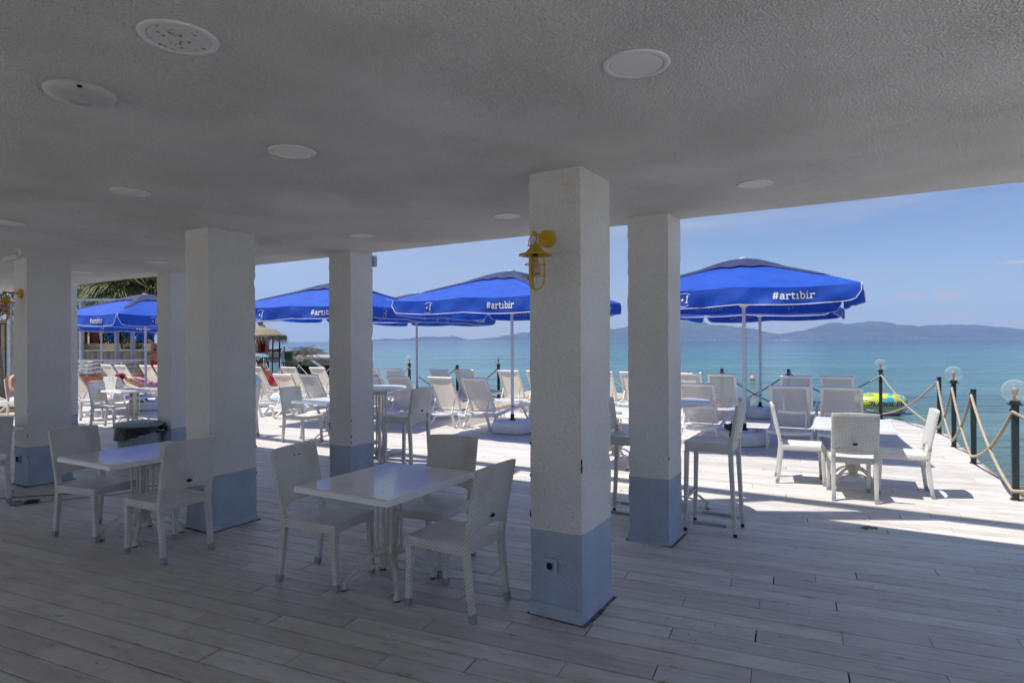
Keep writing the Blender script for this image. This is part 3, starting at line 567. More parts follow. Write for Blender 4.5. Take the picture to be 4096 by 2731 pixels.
# ------------------------------------------------------------ ceiling fittings
def on_ceiling(X,Y,zz=None):
    H=1.7
    for _ in range(3):
        z=zc(0) if zz is None else zz
        u=(X*4096/2352-2048); v=(Y*4096/2352-(1361.5-.005*u)); yy=(z-H)*2506/(-v); xx=u/2506*yy; zz=zc(xx)
    return xx,yy,zz
M_disc=pm('painted_disc',(.80,.80,.79),.6,.05,3); M_rustdisc=pm('rust_spotted_grille',(.33,.12,.03),.7,.2,48,base2=(.70,.70,.69),detail=7)
MT['rust_spotted_grille'].node_tree.nodes['Color Ramp'].color_ramp.elements[0].position=.36; MT['rust_spotted_grille'].node_tree.nodes['Color Ramp'].color_ramp.elements[1].position=.43
discs=[((2.0,0),'x')]
DL=[(415,86,.125,'ceiling_speaker','round ceiling speaker with rust spotted grille above the left tables','speaker',M_rustdisc),
(1464,147,.125,'ceiling_speaker','clean round white ceiling speaker nearest the top right','speaker',M_disc),
(674,348,.125,'ceiling_light','round white ceiling disc left of the nearest pillar, midway up the ceiling','ceiling light',M_disc),
(303,440,.125,'ceiling_light','round white ceiling disc above the second pillar from the left','ceiling light',M_disc),
(1736,422,.115,'ceiling_light','round white ceiling disc near the ceiling edge over the tall parasol','ceiling light',M_disc),
(1166,496,.115,'ceiling_light','round white ceiling disc touching the left side of the nearest pillar','ceiling light',M_disc),
(833,541,.12,'ceiling_light','thin round ceiling disc above the middle pillar','ceiling light',M_disc),
(22,511,.125,'ceiling_light','round ceiling disc cut by the left edge of the picture','ceiling light',M_disc),
(366,602,.125,'ceiling_light','thin ceiling disc just left of the wide middle left pillar','ceiling light',M_disc),
(190,625,.125,'ceiling_light','thin ceiling disc beside the leftmost pillar','ceiling light',M_disc)]
for X,Y,r,nm,lab,cat,mt in DL:
    x,y,z=on_ceiling(X,Y); t=thing(nm,lab,cat,(x,y,z-.001),0,'round ceiling discs')
    m=MB(); m.lathe([(r*.80,-.004),(r*.805,-.0075),(r*.985,-.0065),(r,-.004),(r,.0005),(r*.97,.0006),(r*.97,.02)],36); m.obj('rim',M_disc,t,smooth='all')
    m=MB(); m.lathe([(0,-.007),(r*.78,-.007),(r*.795,-.003),(r*.795,.01)],36); m.obj('grille',mt,t,smooth=True)
x,y,z=on_ceiling(189,213); t=thing('wireless_access_point','smooth white dome unit with a small ring on the ceiling, top left','ceiling unit',(x,y,z-.001))
m=MB(); m.lathe([(0,-.036),(.05,-.035),(.09,-.030),(.118,-.020),(.128,-.010),(.128,.01)],36); m.obj('dome',pm('ivory_plastic',(.56,.555,.53),.45,.04),t,smooth='all')
m=MB(); m.lathe([(.038,-.0355),(.040,-.040),(.043,-.040),(.045,-.035)],30); m.obj('ring',pm('grey_ring',(.42,.42,.42),.4),t,smooth='all')
m=MB(); m.box((.07,-.108,-.018),(.014,.012,.008)); m.obj('notch',M_dark,t)
# security camera
x,y,z=on_ceiling(48,572,2.70); t=thing('security_camera','small white bullet security camera under the ceiling at the far left','security camera',(x,y,z),rad(190)); t.scale=(.72,.72,.72)
m=MB(); m.lathe([(0,0),(.055,0),(.055,-.012),(.02,-.02),(.018,-.06),(0,-.06)],16); m.obj('mount',M_white,t,smooth=True)
m=MB(); m.tube([(0,0,-.05),(.0,0,-.085),(.05,0,-.11)],.014); m.obj('arm',M_white,t,smooth=True)
m=MB(); m.T=Matrix.Translation((.13,0,-.145))@Matrix.Rotation(rad(18),4,'Y'); m.box((0,0,0),(.20,.08,.075)); m.box((.02,0,.045),(.22,.09,.008)); m.obj('body',M_white,t,bevel=.006)
m=MB(); m.T=Matrix.Translation((.13,0,-.145))@Matrix.Rotation(rad(18),4,'Y')@Matrix.Translation((.101,0,0))@Matrix.Rotation(PI/2,4,'Y'); m.lathe([(0,.004),(.028,.004),(.03,-.004)],16); m.obj('lens',M_badge,t)
# ------------------------------------------------------------ yellow cage wall lamp
def wall_lamp(loc,rz,label):
    t=thing('wall_lamp',label,'wall lamp',loc,rz,'yellow cage lamps on the pillars')
    # local: wall plane y=0, lamp hangs at -y
    m=MB(); m.T=Matrix.Rotation(PI/2,4,'X'); m.lathe([(0,.034),(.046,.034),(.052,.030),(.052,.0),(.052,-.0)],28); m.obj('wall_plate',M_yellow,t,smooth=True)
    m=MB(); m.tube([(0,-.03,0),(0,-.07,.001),(0,-.175,.012)],.0085,10); m.sphere((0,-.178,.012),.0145); m.tube([(0,-.034,0),(0,-.046,0)],.013,12); m.obj('arm',M_yellow,t,smooth=True)
    y0=-.165
    m=MB()
    for s in(-1,1): m.tube([(0,y0,.014),(s*.018,y0,.010),(s*.042,y0,-.018),(s*.047,y0,-.055)],.0032,6)
    m.tube([(-.052,y0,-.056),(.052,y0,-.056)],.003,6); m.obj('hanger',M_yellow,t,smooth=True)
    m=MB(); m.tube([(0,y0,.01),(.006,y0+.004,-.01),(.002,y0,-.045)],.0025,6); m.obj('cable',M_black,t)
    m=MB(); m.lathe([(.008,-.038),(.009,-.056),(.022,-.060),(.058,-.098),(.062,-.104),(.098,-.110),(.100,-.116),(.097,-.119),(.060,-.112),(.050,-.104),(.02,-.07),(0,-.068)],32,(0,y0,0)); m.obj('shade',M_yellow,t,smooth=True)
    m=MB()
    for a in (20,140,260):
        ca,sa=math.cos(rad(a)),math.sin(rad(a)); P=[(.052*ca,y0+.052*sa,-.112),(.052*ca,y0+.052*sa,-.20),(.052*ca,y0+.052*sa,-.262)]
        P+=[(.052*ca*math.cos(q),y0+.052*sa*math.cos(q),-.262-.058*math.sin(q)) for q in (rad(25),rad(50),rad(75),rad(90))]
        m.bar(P,.013,.006,side=(-sa,ca,0))
    for z in (-.170,-.236):
        m.tube([(.062*math.cos(2*PI*k/24),y0+.062*math.sin(2*PI*k/24),z) for k in range(25)],.003,5,False)
    m.sphere((0,y0,-.322),.009); m.obj('cage',M_yellow,t,smooth=True)
    m=MB(); m.lathe([(.016,-.095),(.016,-.120),(.013,-.126)],14,(0,y0,0)); m.obj('socket',M_black,t)
    m=MB(); m.lathe([(.013,-.122),(.016,-.14),(.027,-.175),(.034,-.205),(.032,-.222),(.022,-.234),(0,-.238)],18,(0,y0,0)); b=m.obj('bulb',M_bulb,t,smooth='all')
    m=MB()
    for s in (-1,1): m.tube([(s*.004,y0,-.14),(s*.008,y0,-.20),(s*.002,y0,-.215)],.0018,5)
    m.obj('filament',M_brass,b)
c=Vector((.41,3.73,0))-E1*.215-E2*.0
wall_lamp(Vector((c.x,c.y,2.318)),rad(-31),'mustard yellow cage lamp with clear bulb on the nearest pillar')
c=Vector((-5.73,7.40,0))-E1*.12
wall_lamp(Vector((c.x,c.y,2.285)),rad(-31),'mustard yellow cage lamp on the leftmost pillar, cut by the picture edge')
# ------------------------------------------------------------ wicker chair (faces +x)
def rear_x(z): return -.275+.05*min(1,z/.43) if z<.43 else -.225-.20*(z-.43)
def seat_part(m,z0,z1,dish=.008):
    def top(u,v): 
        x=-.235+.475*u; y=-.22+.44*v; return (x,y,z1-dish*math.sin(PI*u)*math.sin(PI*v)*2)
    n=8; vs=[top(i/n,j/n) for j in range(n+1) for i in range(n+1)]+[(-.235+.475*i/n,-.22+.44*j/n,z0+.012*math.sin(PI*i/n)*math.sin(PI*j/n)) for j in range(n+1) for i in range(n+1)]
    N1=(n+1)**2; fs=[(j*(n+1)+i,j*(n+1)+i+1,(j+1)*(n+1)+i+1,(j+1)*(n+1)+i) for j in range(n) for i in range(n)]
    fs+=[tuple(N1+k for k in reversed(f)) for f in fs]
    b=[i for i in range(n+1)]+[ (j)*(n+1)+n for j in range(1,n+1)]+[n*(n+1)+i for i in range(n-1,-1,-1)]+[j*(n+1) for j in range(n-1,0,-1)]
    fs+=[(b[k],b[(k+1)%len(b)],N1+b[(k+1)%len(b)],N1+b[k]) for k in range(len(b))]
    m.add(vs,fs)
def back_part(m,zb,zt,arch,lean,x0,zref,th=.030,hw=.222):
    nu,nv=12,9; F=[];B=[]
    for j in range(nv+1):
        for i in range(nu+1):
            y=-hw+2*hw*i/nu; k=abs(y/hw)
            zbot=zb+arch*max(0,1-(k/.86)**2)**.6 if k<.86 else zb
            ztop=zt+.010*(1-k*k); z=zbot+(ztop-zbot)*j/nv
            x=x0-lean*(z-zref)-.016*(1-k*k)+ .004
            F.append((x+th/2,y,z)); B.append((x-th/2,y,z))
    n=nu+1; fs=[(j*n+i,j*n+i+1,(j+1)*n+i+1,(j+1)*n+i) for j in range(nv) for i in range(nu)]; N1=len(F)
    fs+=[tuple(N1+k for k in reversed(f)) for f in fs]
    b=[i for i in range(n)]+[j*n+nu for j in range(1,nv+1)]+[nv*n+i for i in range(nu-1,-1,-1)]+[j*n for j in range(nv-1,0,-1)]
    fs+=[(b[k],b[(k+1)%len(b)],N1+b[(k+1)%len(b)],N1+b[k]) for k in range(len(b))]
    m.add(F+B,fs)
def make_chair():
    t=thing('wicker_chair','x','chair')
    m=MB(); seat_part(m,.395,.457); m.obj('seat',M_weave,t,bevel=.007,uv=True,smooth=True)
    m=MB(); back_part(m,.505,.925,.045,.20,-.225,.43); bk=m.obj('backrest',M_weave,t,bevel=.006,uv=True,smooth=True)
    m=MB(); c=Vector((rear_x(.60)-.034,0,.605)); m.T=Matrix.Translation(c)@Matrix.Rotation(rad(-11),4,'Y')@Matrix.Rotation(-PI/2,4,'Y'); 
    m.lathe([(0,.004),(.012,.004),(.0125,0),(.0125,-.012)],18); o=m.obj('badge',M_badge,bk,smooth=True); 
    for v in o.data.vertices: v.co.y*=1.9
    for s in (-1,1):
        m=MB(); y=s*.198; m.bar([(-.222-.05*(1-z/.43),y,z) if z<.43 else (rear_x(z),y,z) for z in (.045,.15,.28,.40,.46,.54)],[.036,.038,.041,.043,.043,.04],[.036,.038,.041,.043,.043,.038]); l=m.obj('leg',M_weave,t,bevel=.005,uv=True,smooth=True)
        m=MB(); m.bar([(-.2785,y,0),(-.267,y,.05)],[.038,.041],[.038,.041]); m.obj('foot_cap',M_cap,l,bevel=.003)
        m=MB(); m.bar([(.228,y,.045),(.222,y,.18),(.216,y,.30),(.214,y,.395)],[.036,.038,.041,.044],[.036,.038,.041,.046]); l=m.obj('leg',M_weave,t,bevel=.005,uv=True,smooth=True)
        m=MB(); m.bar([(.231,y,0),(.227,y,.05)],[.038,.041],[.038,.041]); m.obj('foot_cap',M_cap,l,bevel=.003)
    return t
CH=make_chair(); GC='white wicker chairs round the tables'
chairs=[((-.376,4.085),149,'white wicker chair with its back to us between the near table and big pillar'),
((-1.33,4.52),-24,'white wicker chair with two small holes in its back, left of the near table'),
((-.61,4.80),-114,'white wicker chair on the far side of the near table, facing us'),
((-3.70,5.60),-20,'white wicker chair behind the left table, facing right in front of the leftmost pillar'),
((-2.815,5.11),150,'white wicker chair with its back to us in front of the wide middle left pillar'),
((-5.70,6.64),150,'white wicker chair cut by the left picture edge, blue cord wound round its foot'),
((3.46,7.50),-21,'sunlit white wicker chair on the left of the sunny table by the rope'),
((3.66,6.77),69,'sunlit white wicker chair seen from behind at the near side of the sunny table'),
((4.29,6.93),155,'sunlit white wicker chair nearest the rope fence, facing left'),
((-3.55,10.62),-30,'sunlit white wicker chair left of the middle pillar, facing right to a square table'),
((-2.40,9.80),150,'white wicker chair almost wholly hidden behind the middle pillar'),
((-4.95,11.32),150,'white wicker chair half hidden by the right side of the wide middle left pillar'),
((-8.05,12.55),-5,'white wicker chair in the narrow gap left, in front of the carrier bag'),
((-9.15,13.80),-112,'white wicker chair with a carrier bag hanging from its back'),
((-10.45,13.45),-18,'white wicker chair with a towel on its back at the far left edge')]
chobj=[place(CH,(x,y,0),a,l,GC) for (x,y),a,l in chairs]
# bits that make single chairs different
m=MB()
for dy,dz in ((.03,0),(-.02,.004)): m.box((rear_x(.86)+.014,dy,.862+dz),(.006,.011,.009),0,0,rad(-11))
m.obj('hole',M_dark,[c for c in chobj[1].children if c.name.startswith('backrest')][0])
# towel on far-left chair
m=MB(); m.grid(lambda u,v:(rear_x(.93)-.03+.07*v-.0+.0*u, -.2+.36*u, .945+.02*math.sin(v*PI)-(.10*abs(v-.5)*2)+.008*math.sin(u*9)),8,6)
x,y=-10.45,13.45
o=m.obj('towel',pm('green_yellow_towel',(.12,.42,.34),.9,.3,12,base2=(.7,.68,.35),detail=1)); o.location=(x,y,0); o.rotation_euler=(0,0,rad(-18)); tag(o,'green and yellow towel over the back of the far left chair','towel')
# ------------------------------------------------------------ bar stool
def make_stool():
    t=thing('bar_stool','x','bar stool')
    m=MB(); m.T=Matrix.Translation((0,0,.345)); seat_part(m,.375,.457); m.T=Matrix.Identity(4); o=m.obj('seat',M_weave,t,bevel=.007,uv=True,smooth=True); o.scale=(.84,.88,1); 
    m=MB(); back_part(m,.83,1.13,.0,.16,-.200,.80,.03,.195); bk=m.obj('backrest',M_weave,t,bevel=.006,uv=True,smooth=True)
    m=MB(); m.T=Matrix.Translation((-.235,0,.865))@Matrix.Rotation(-PI/2,4,'Y'); m.lathe([(0,.004),(.012,.004),(.0125,0),(.0125,-.012)],18); o=m.obj('badge',M_badge,bk,smooth=True)
    for v in o.data.vertices: v.co.y*=1.9
    for s in (-1,1):
        y=s*.175
        m=MB(); m.bar([(-.225,y,.03),(-.21,y,.3),(-.195,y,.6),(-.19,y,.80),(-.197,y,.86)],[.032,.034,.038,.04,.038],[.032,.034,.038,.04,.036]); l=m.obj('leg',M_weave,t,bevel=.004,uv=True,smooth=True)
        m=MB(); m.tube([(-.226,y,0),(-.225,y,.03)],.016,10); m.obj('foot_cap',M_black,l)
        m=MB(); m.bar([(.20,y,.03),(.193,y,.3),(.187,y,.6),(.184,y,.72)],[.032,.034,.038,.04],[.032,.034,.038,.04]); l=m.obj('leg',M_weave,t,bevel=.004,uv=True,smooth=True)
        m=MB(); m.tube([(.201,y,0),(.20,y,.03)],.016,10); m.obj('foot_cap',M_black,l)
        m=MB(); m.bar([(-.22,y,.085),(.20,y,.085)],.022,.03); m.obj('side_rail',M_cap,t,bevel=.003)
        m=MB()
        for xx,k in ((-.205,-1),(.182,1)): m.bar([(xx,y,.085),(xx-k*.05,y,.085)],.034,.034)
        m.obj('rail_wrap',M_weave,t,bevel=.004,uv=True)
    m=MB(); m.bar([(.193,-.17,.30),(.193,.17,.30)],.022,.03,side=(1,0,0)); m.obj('foot_rail',M_cap,t,bevel=.003)
    return t
ST=make_stool(); GS='tall wicker bar stools'
place(ST,(1.80,5.64,0),150,'tall wicker bar stool to the right of the second pillar, back towards the sea chairs',GS)
place(ST,(-1.29,7.64,0),150,'tall wicker bar stool with its back to us, right of the middle pillar',GS)
place(ST,(1.12,5.98,0),-30,'tall wicker bar stool seen in the slot between the two right pillars',GS)
place(ST,(-2.10,8.62,0),-30,'tall wicker bar stool hidden behind the middle pillar',GS)
# ------------------------------------------------------------ tables
def pedestal(t,h,R,n=4,a0=45,hubz=.14):
    m=MB(); m.tube([(0,0,.12),(0,0,h-.02)],.016,10); m.box((0,0,.20),(.05,.05,.16),rad(a0)); m.obj('column',M_iron,t,smooth=True)
    for k in range(n):
        a=rad(a0+k*360/n); d=Vector((math.cos(a),math.sin(a),0)); sd=(-d.y,d.x,0)
        m=MB(); up=Vector((0,0,1))
        for r in (.040,.083):
            m.tube([d*r+up*.25,d*r+up*(h-.06)],.0095,8)
        m.bar([d*.018+up*.235,d*.095+up*.235],.012,.06,side=sd); m.bar([d*.018+up*(h-.055),d*.10+up*(h-.045)],.012,.03,side=sd)
        m.bar([d*.02+up*(h-.025),d*.16+up*(h-.018)],.016,.02,side=sd)
        m.obj('fin',M_iron,t,smooth=True)
        m=MB()
        P=[d*(.02+(R-.03)*q)+up*(.235-.165*q**2.1) for q in (0,.2,.4,.6,.8,1)]
        Q=[d*(.02+(R-.06)*q)+up*(.150-.085*q**1.8) for q in (0,.25,.5,.75,1)]
        m.bar(P,[.018,.02,.022,.024,.026,.028],.020,side=sd); m.bar(Q,.018,.015,side=sd)
        m.bar([d*.02+up*.19,d*.06+up*.185],.012,.11,side=sd)
        m.lathe([(0,.078),(.022,.074),(.018,.055),(.021,.035),(.029,.018),(.028,.012),(0,.012)],12,d*R); l=m.obj('leg',M_iron,t,smooth=True)
        m=MB(); m.lathe([(0,.012),(.020,.012),(.020,0),(0,0)],12,d*R); m.obj('glide',M_black,l)
def make_table():
    t=thing('square_table','x','table'); a,b=.40,.475
    m=MB(); m.prism([(-a+.012,-b+.012),(a-.012,-b+.012),(a-.012,b-.012),(-a+.012,b-.012)],.735,.739)
    vs=[];fs=[]
    prof=[(0,.735+.004),(.010,.737),(.018,.728),(.024,.700),(.018,.698),(.012,.712)]
    m=MB(); rings=[]
    for off,z in [(-.012,.739),(-.004,.7375),(.004,.731),(.012,.700),(.004,.6985),(-.004,.712)]:
        rings.append([(sx*(a+off),sy*(b+off),z) for sx,sy in((-1,-1),(1,-1),(1,1),(-1,1))])
    vs=[p for r in rings for p in r]; n=len(rings)
    fs=[(0,1,2,3)]+[(i*4+k,i*4+(k+1)%4,(i+1)*4+(k+1)%4,(i+1)*4+k) for i in range(n-1) for k in range(4)]+[(4*n-1,4*n-2,4*n-3,4*n-4)]
    m.add(vs,fs); m.obj('tabletop',M_top,t,bevel=.002)
    pedestal(t,.712,.31,4,50)
    return t
TB=make_table(); GT='square white tables on cast pedestals'
place(TB,(-.865,4.385,0),-30,'near white table between three wicker chairs, left of the big pillar',GT)
place(TB,(-3.25,5.50,0),-30,'shaded white table at the left with sky reflected in its top',GT)
place(TB,(-6.20,6.98,0),-30,'white table at the left picture edge behind the cut chair',GT)
place(TB,(3.90,7.18,0),-28,'sunlit white table with three chairs by the rope fence',GT)
place(TB,(-3.0,10.40,0),-30,'sunlit white table half hidden by the middle pillar',GT)
place(TB,(-7.75,12.85,0),-30,'sunlit white table in the left gap, carrier bag behind it',GT)
place(TB,(1.40,8.50,0),-30,'sunlit white table with an ashtray in the slot between the right pillars',GT)
m=MB(); m.lathe([(0,.741),(.04,.741),(.052,.765),(.047,.765),(.036,.748),(0,.748)],16,(1.38,8.15,0)); o=m.obj('ashtray',pm('glass_ashtray',(.45,.45,.46),.15),smooth=True); tag(o,'small round ashtray on the table between the right pillars','ashtray')
def bar_table(loc,r,label):
    t=thing('bar_table',label,'table',loc,rad(10),'tall round bar tables')
    m=MB(); m.lathe([(0,1.10),(r-.012,1.10),(r,1.09),(r,1.07),(r-.012,1.063),(0,1.063)],40); m.obj('tabletop',M_top,t,smooth=True); pedestal(t,1.06,.40,4,0); return t
bar_table((1.56,6.22,0),.40,'tall round bar table half hidden by the second pillar from the right')
bar_table((-1.76,8.30,0),.36,'tall round bar table half hidden by the middle pillar')
# ------------------------------------------------------------ sun lounger (head end at origin, feet towards +x)
def rail_pts(s,flat=False): # side rail wave
    return [(-.10,s,.28),(.05,s,.275),(.25,s,.255),(.50,s,.27),(.80,s,.31),(1.15,s,.325),(1.5,s,.33),(1.80,s,.335),(1.88,s,.325)]
def make_lounger(mode):
    t=thing('sun_lounger','x','sun lounger'); W=.31
    for s in (-1,1):
        y=s*W
        m=MB(); m.bar(rail_pts(y),.034,[.05,.055,.06,.06,.055,.055,.055,.055,.05]); m.obj('side_rail',M_plastic,t,bevel=.006,smooth=True)
        m=MB(); m.bar([(-.07,y,.27),(.0,y,.14),(.03,y+s*.012,0)],[.035,.038,.045],[.06,.045,.05]); m.bar([(.36,y,.27),(.22,y,.14),(.06,y+s*.012,.0)],.036,[.05,.036,.035]); m.obj('leg',M_plastic,t,bevel=.005,smooth=True)
        m=MB(); m.bar([(1.80,y,.33),(1.77,y,.18),(1.70,y+s*.012,0)],[.036,.038,.045],[.075,.05,.05]); m.bar([(1.42,y,.32),(1.55,y,.16),(1.67,y+s*.012,.01)],.034,[.045,.034,.03]); m.obj('leg',M_plastic,t,bevel=.005,smooth=True)
    m=MB(); m.bar([(-.10,-W,.28),(-.115,-.15,.262),(-.12,0,.255),(-.115,.15,.262),(-.10,W,.28)],.04,.045,side=(1,0,0)); m.obj('cross_bar',M_plastic,t,bevel=.006,smooth=True)
    m=MB(); m.bar([(1.89,-W,.325),(1.90,0,.32),(1.89,W,.325)],.04,.04,side=(1,0,0)); m.obj('cross_bar',M_plastic,t,bevel=.006,smooth=True)
    m=MB(); m.bar([(.42,-W,.26),(.42,W,.26)],.04,.035,side=(1,0,0)); m.obj('cross_bar',M_plastic,t,bevel=.006,smooth=True)
    m=MB(); m.grid(lambda u,v:(.42+1.44*u,-.285+.57*v,.335+.02*min(1,u*1.5)-.018*math.sin(PI*v)-.01*math.sin(PI*u)),10,6); m.obj('seat_sling',M_sling,t,smooth='all')
    # back
    L=.76
    ang={'up':rad(61),'low':rad(24),'flat':rad(2)}[mode]; hx,hz=.34,.315
    bt=lambda d,y,o=0:(hx-d*math.cos(ang)-o*math.sin(ang),y,hz+d*math.sin(ang)-o*math.cos(ang))
    m=MB(); B=.262
    for s in(-1,1): m.bar([bt(0,s*B),bt(L*.5,s*B,-.01),bt(L-.03,s*B)],.045,.03)
    m.bar([bt(L-.022,-B-.022),bt(L-.022,B+.022)],.03,.045,side=bt(1,0)) if False else m.box(bt(L-.018,0),(.048,2*B+.045,.032),0,0,ang)
    m.box(bt(.01,0),(.035,2*B,.028),0,0,ang); fr=m.obj('back_frame',M_plastic,t,bevel=.005,smooth=True)
    m=MB(); m.grid(lambda u,v:bt(.02+(L-.06)*u,-B+2*B*v,.006+.014*math.sin(PI*v)),8,6); m.obj('back_sling',M_sling,t,smooth='all')
    if mode!='flat':
        m=MB()
        for s in (-1,1): m.bar([bt(.30,s*(B-.035),.02),(hx-.30 if mode=='up' else hx-.42,s*(B-.03),.27)],.022,.028)
        m.bar([(hx-.29 if mode=='up' else hx-.41,-B,.285),(hx-.30 if mode=='up' else hx-.42,0,.262),(hx-.29 if mode=='up' else hx-.41,B,.285)],.03,.035,side=(1,0,0)); m.obj('prop',M_plastic,t,bevel=.004,smooth=True)
    return t
LU=make_lounger('up'); LL=make_lounger('low'); LF=make_lounger('flat'); GL='white sun loungers in rows along the sea edge'
HX,HY=math.cos(rad(62)),math.sin(rad(62))
def lounger(tx,ty,label,proto=None,a=62):
    # tx,ty = middle of the back's top edge (up) -> origin is 0.03 m further along
    off=.03; return place(proto or LU,(tx+off*HX,ty+off*HY,0),a,label,GL)
lspots=[(-1.43,12.32,'raised sun lounger left of the middle parasol pole, the left one of the front pair'),
(-.74,11.98,'raised sun lounger left of the middle parasol base, its top edge half in sun'),
(-2.31,12.63,'raised sun lounger behind the bar stool and round table'),
(-2.98,12.95,'raised sun lounger with a white towel, beside the right edge of the middle pillar'),
(-3.77,16.5,'far sun lounger just showing right of the middle pillar'),
(-3.07,16.15,'far sun lounger under the globe lamp, behind the stool parasol'),
(-1.84,15.63,'shaded far sun lounger left of the lamp-less rope post'),
(-1.20,15.47,'shaded far sun lounger right of the lamp-less rope post'),
(-.10,14.92,'far sun lounger right behind the middle parasol pole'),
(.58,14.75,'far sun lounger cut by the left side of the nearest pillar'),
(2.00,14.2,'left far sun lounger seen in the slot between the right pillars'),
(2.66,13.95,'right far sun lounger seen in the slot between the right pillars'),
(3.00,10.2,'sun lounger right of the second pillar, behind the round bar table'),
(3.73,13.3,'bright far sun lounger just right of the second pillar'),
(4.34,13.0,'far sun lounger left of the tall parasol pole'),
(4.24,9.60,'near sun lounger right of the two parasol bases, left one of the pair'),
(4.86,9.25,'near sun lounger behind the sunny table, right one of the pair'),
(5.50,12.14,'far sun lounger behind the near pair, under the lamp-less post'),
(6.18,11.92,'far sun lounger nearest the yellow inflatable'),
(-5.06,13.76,'sun lounger in the middle left gap, left one of the near pair'),
(-4.44,13.60,'sun lounger in the middle left gap, right one of the near pair'),
(-6.00,14.3,'sun lounger with a light blue towel by the right edge of the wide pillar'),
(-7.30,17.7,'far sun lounger with a sunbather, by the right edge of the wide pillar'),
(-6.28,17.56,'far sun lounger below the second globe lamp'),
(-5.40,17.3,'far sun lounger beside the left edge of the middle pillar'),
(-13.17,20.3,'far left gap sun lounger, leftmost of the four raised backs'),
(-12.40,19.8,'far left gap sun lounger, second of the four raised backs'),
(-11.40,19.45,'far left gap sun lounger, third of the four raised backs behind the parasol pole'),
(-10.85,19.25,'far left gap sun lounger, last raised back beside the thin pillar'),
(-10.1,14.35,'sun lounger with a blue towel at the left side of the left gap'),
(-9.2,18.7,'sun lounger hidden behind the thin pillar'),]
lob=[lounger(x,y,l) for x,y,l in lspots]
tl=lounger(-10.45,17.0,'sun lounger with a lowered back and a sleeping woman on it',LL,52)
lounger(-12.3,14.6,'sun lounger with its foot end at the left picture edge',LL,20)
# towels on loungers
def lay(lx,ly,fn,nu,nv,mat,label,a=62):
    m=MB(); m.grid(fn,nu,nv); o=m.obj('towel',mat,smooth='all'); o.location=(lx+.03*HX,ly+.03*HY,0); o.rotation_euler=(0,0,rad(a)); tag(o,label,'towel','towels on the loungers'); return o
ang=rad(61)
def overback(u,v): # drapes over top of raised back; v 0 front..1 behind
    d=.76+.03-abs(v-.5)*2*(.45 if v<.5 else .28); off=(.03 if v<.5 else -.03)
    if abs(v-.5)<.12: off=(.5-v)/.12*.03
    return (.34-d*math.cos(ang)+off*math.sin(ang)+.006*math.sin(u*14),-.27+.54*u,.315+d*math.sin(ang)+off*math.cos(ang)+.004*math.sin(u*17+1))
lay(-2.98,12.95,overback,12,12,M_towelw,'white towel over the lounger back right of the middle pillar')
lay(-6.0,14.3,overback,12,12,M_towelb,'light blue towel over a lounger back beside the wide pillar')
def onseat(x0,x1):
    return lambda u,v:(x0+(x1-x0)*u,-.27+.54*v+.01*math.sin(u*11),.352+.02*min(1,u*1.5)-.010*math.sin(PI*v)+.006*math.sin(u*13+v*7)+(0 if .05<v<.95 else -.03))
lay(-6.0,14.3,onseat(.45,1.5),14,8,M_towelb,'pale blue towel on the lounger seat beyond the wide pillar')
lay(-10.1,14.35,onseat(.45,1.7),14,8,M_towelb,'blue towel spread on the lounger at the left of the left gap')
# stacked loungers far left
GK='stacked spare loungers by the stone wall'
labs=['lowest lounger of the white stack by the stone wall','second lounger up in the white stack','middle lounger of the white stack','fourth lounger up in the white stack','topmost lounger of the white stack by the stone wall']
for k in range(5): place(LF,(-16.35+.03*k,24.0+.02*k,.0+.155*k),-14,labs[k],GK)
m=MB(); m.box((-15.2,23.75,1.03),(2.35,.75,.045),rad(-14)); o=m.obj('board',M_plastic); tag(o,'flat white board laid on top of the stacked loungers','board')
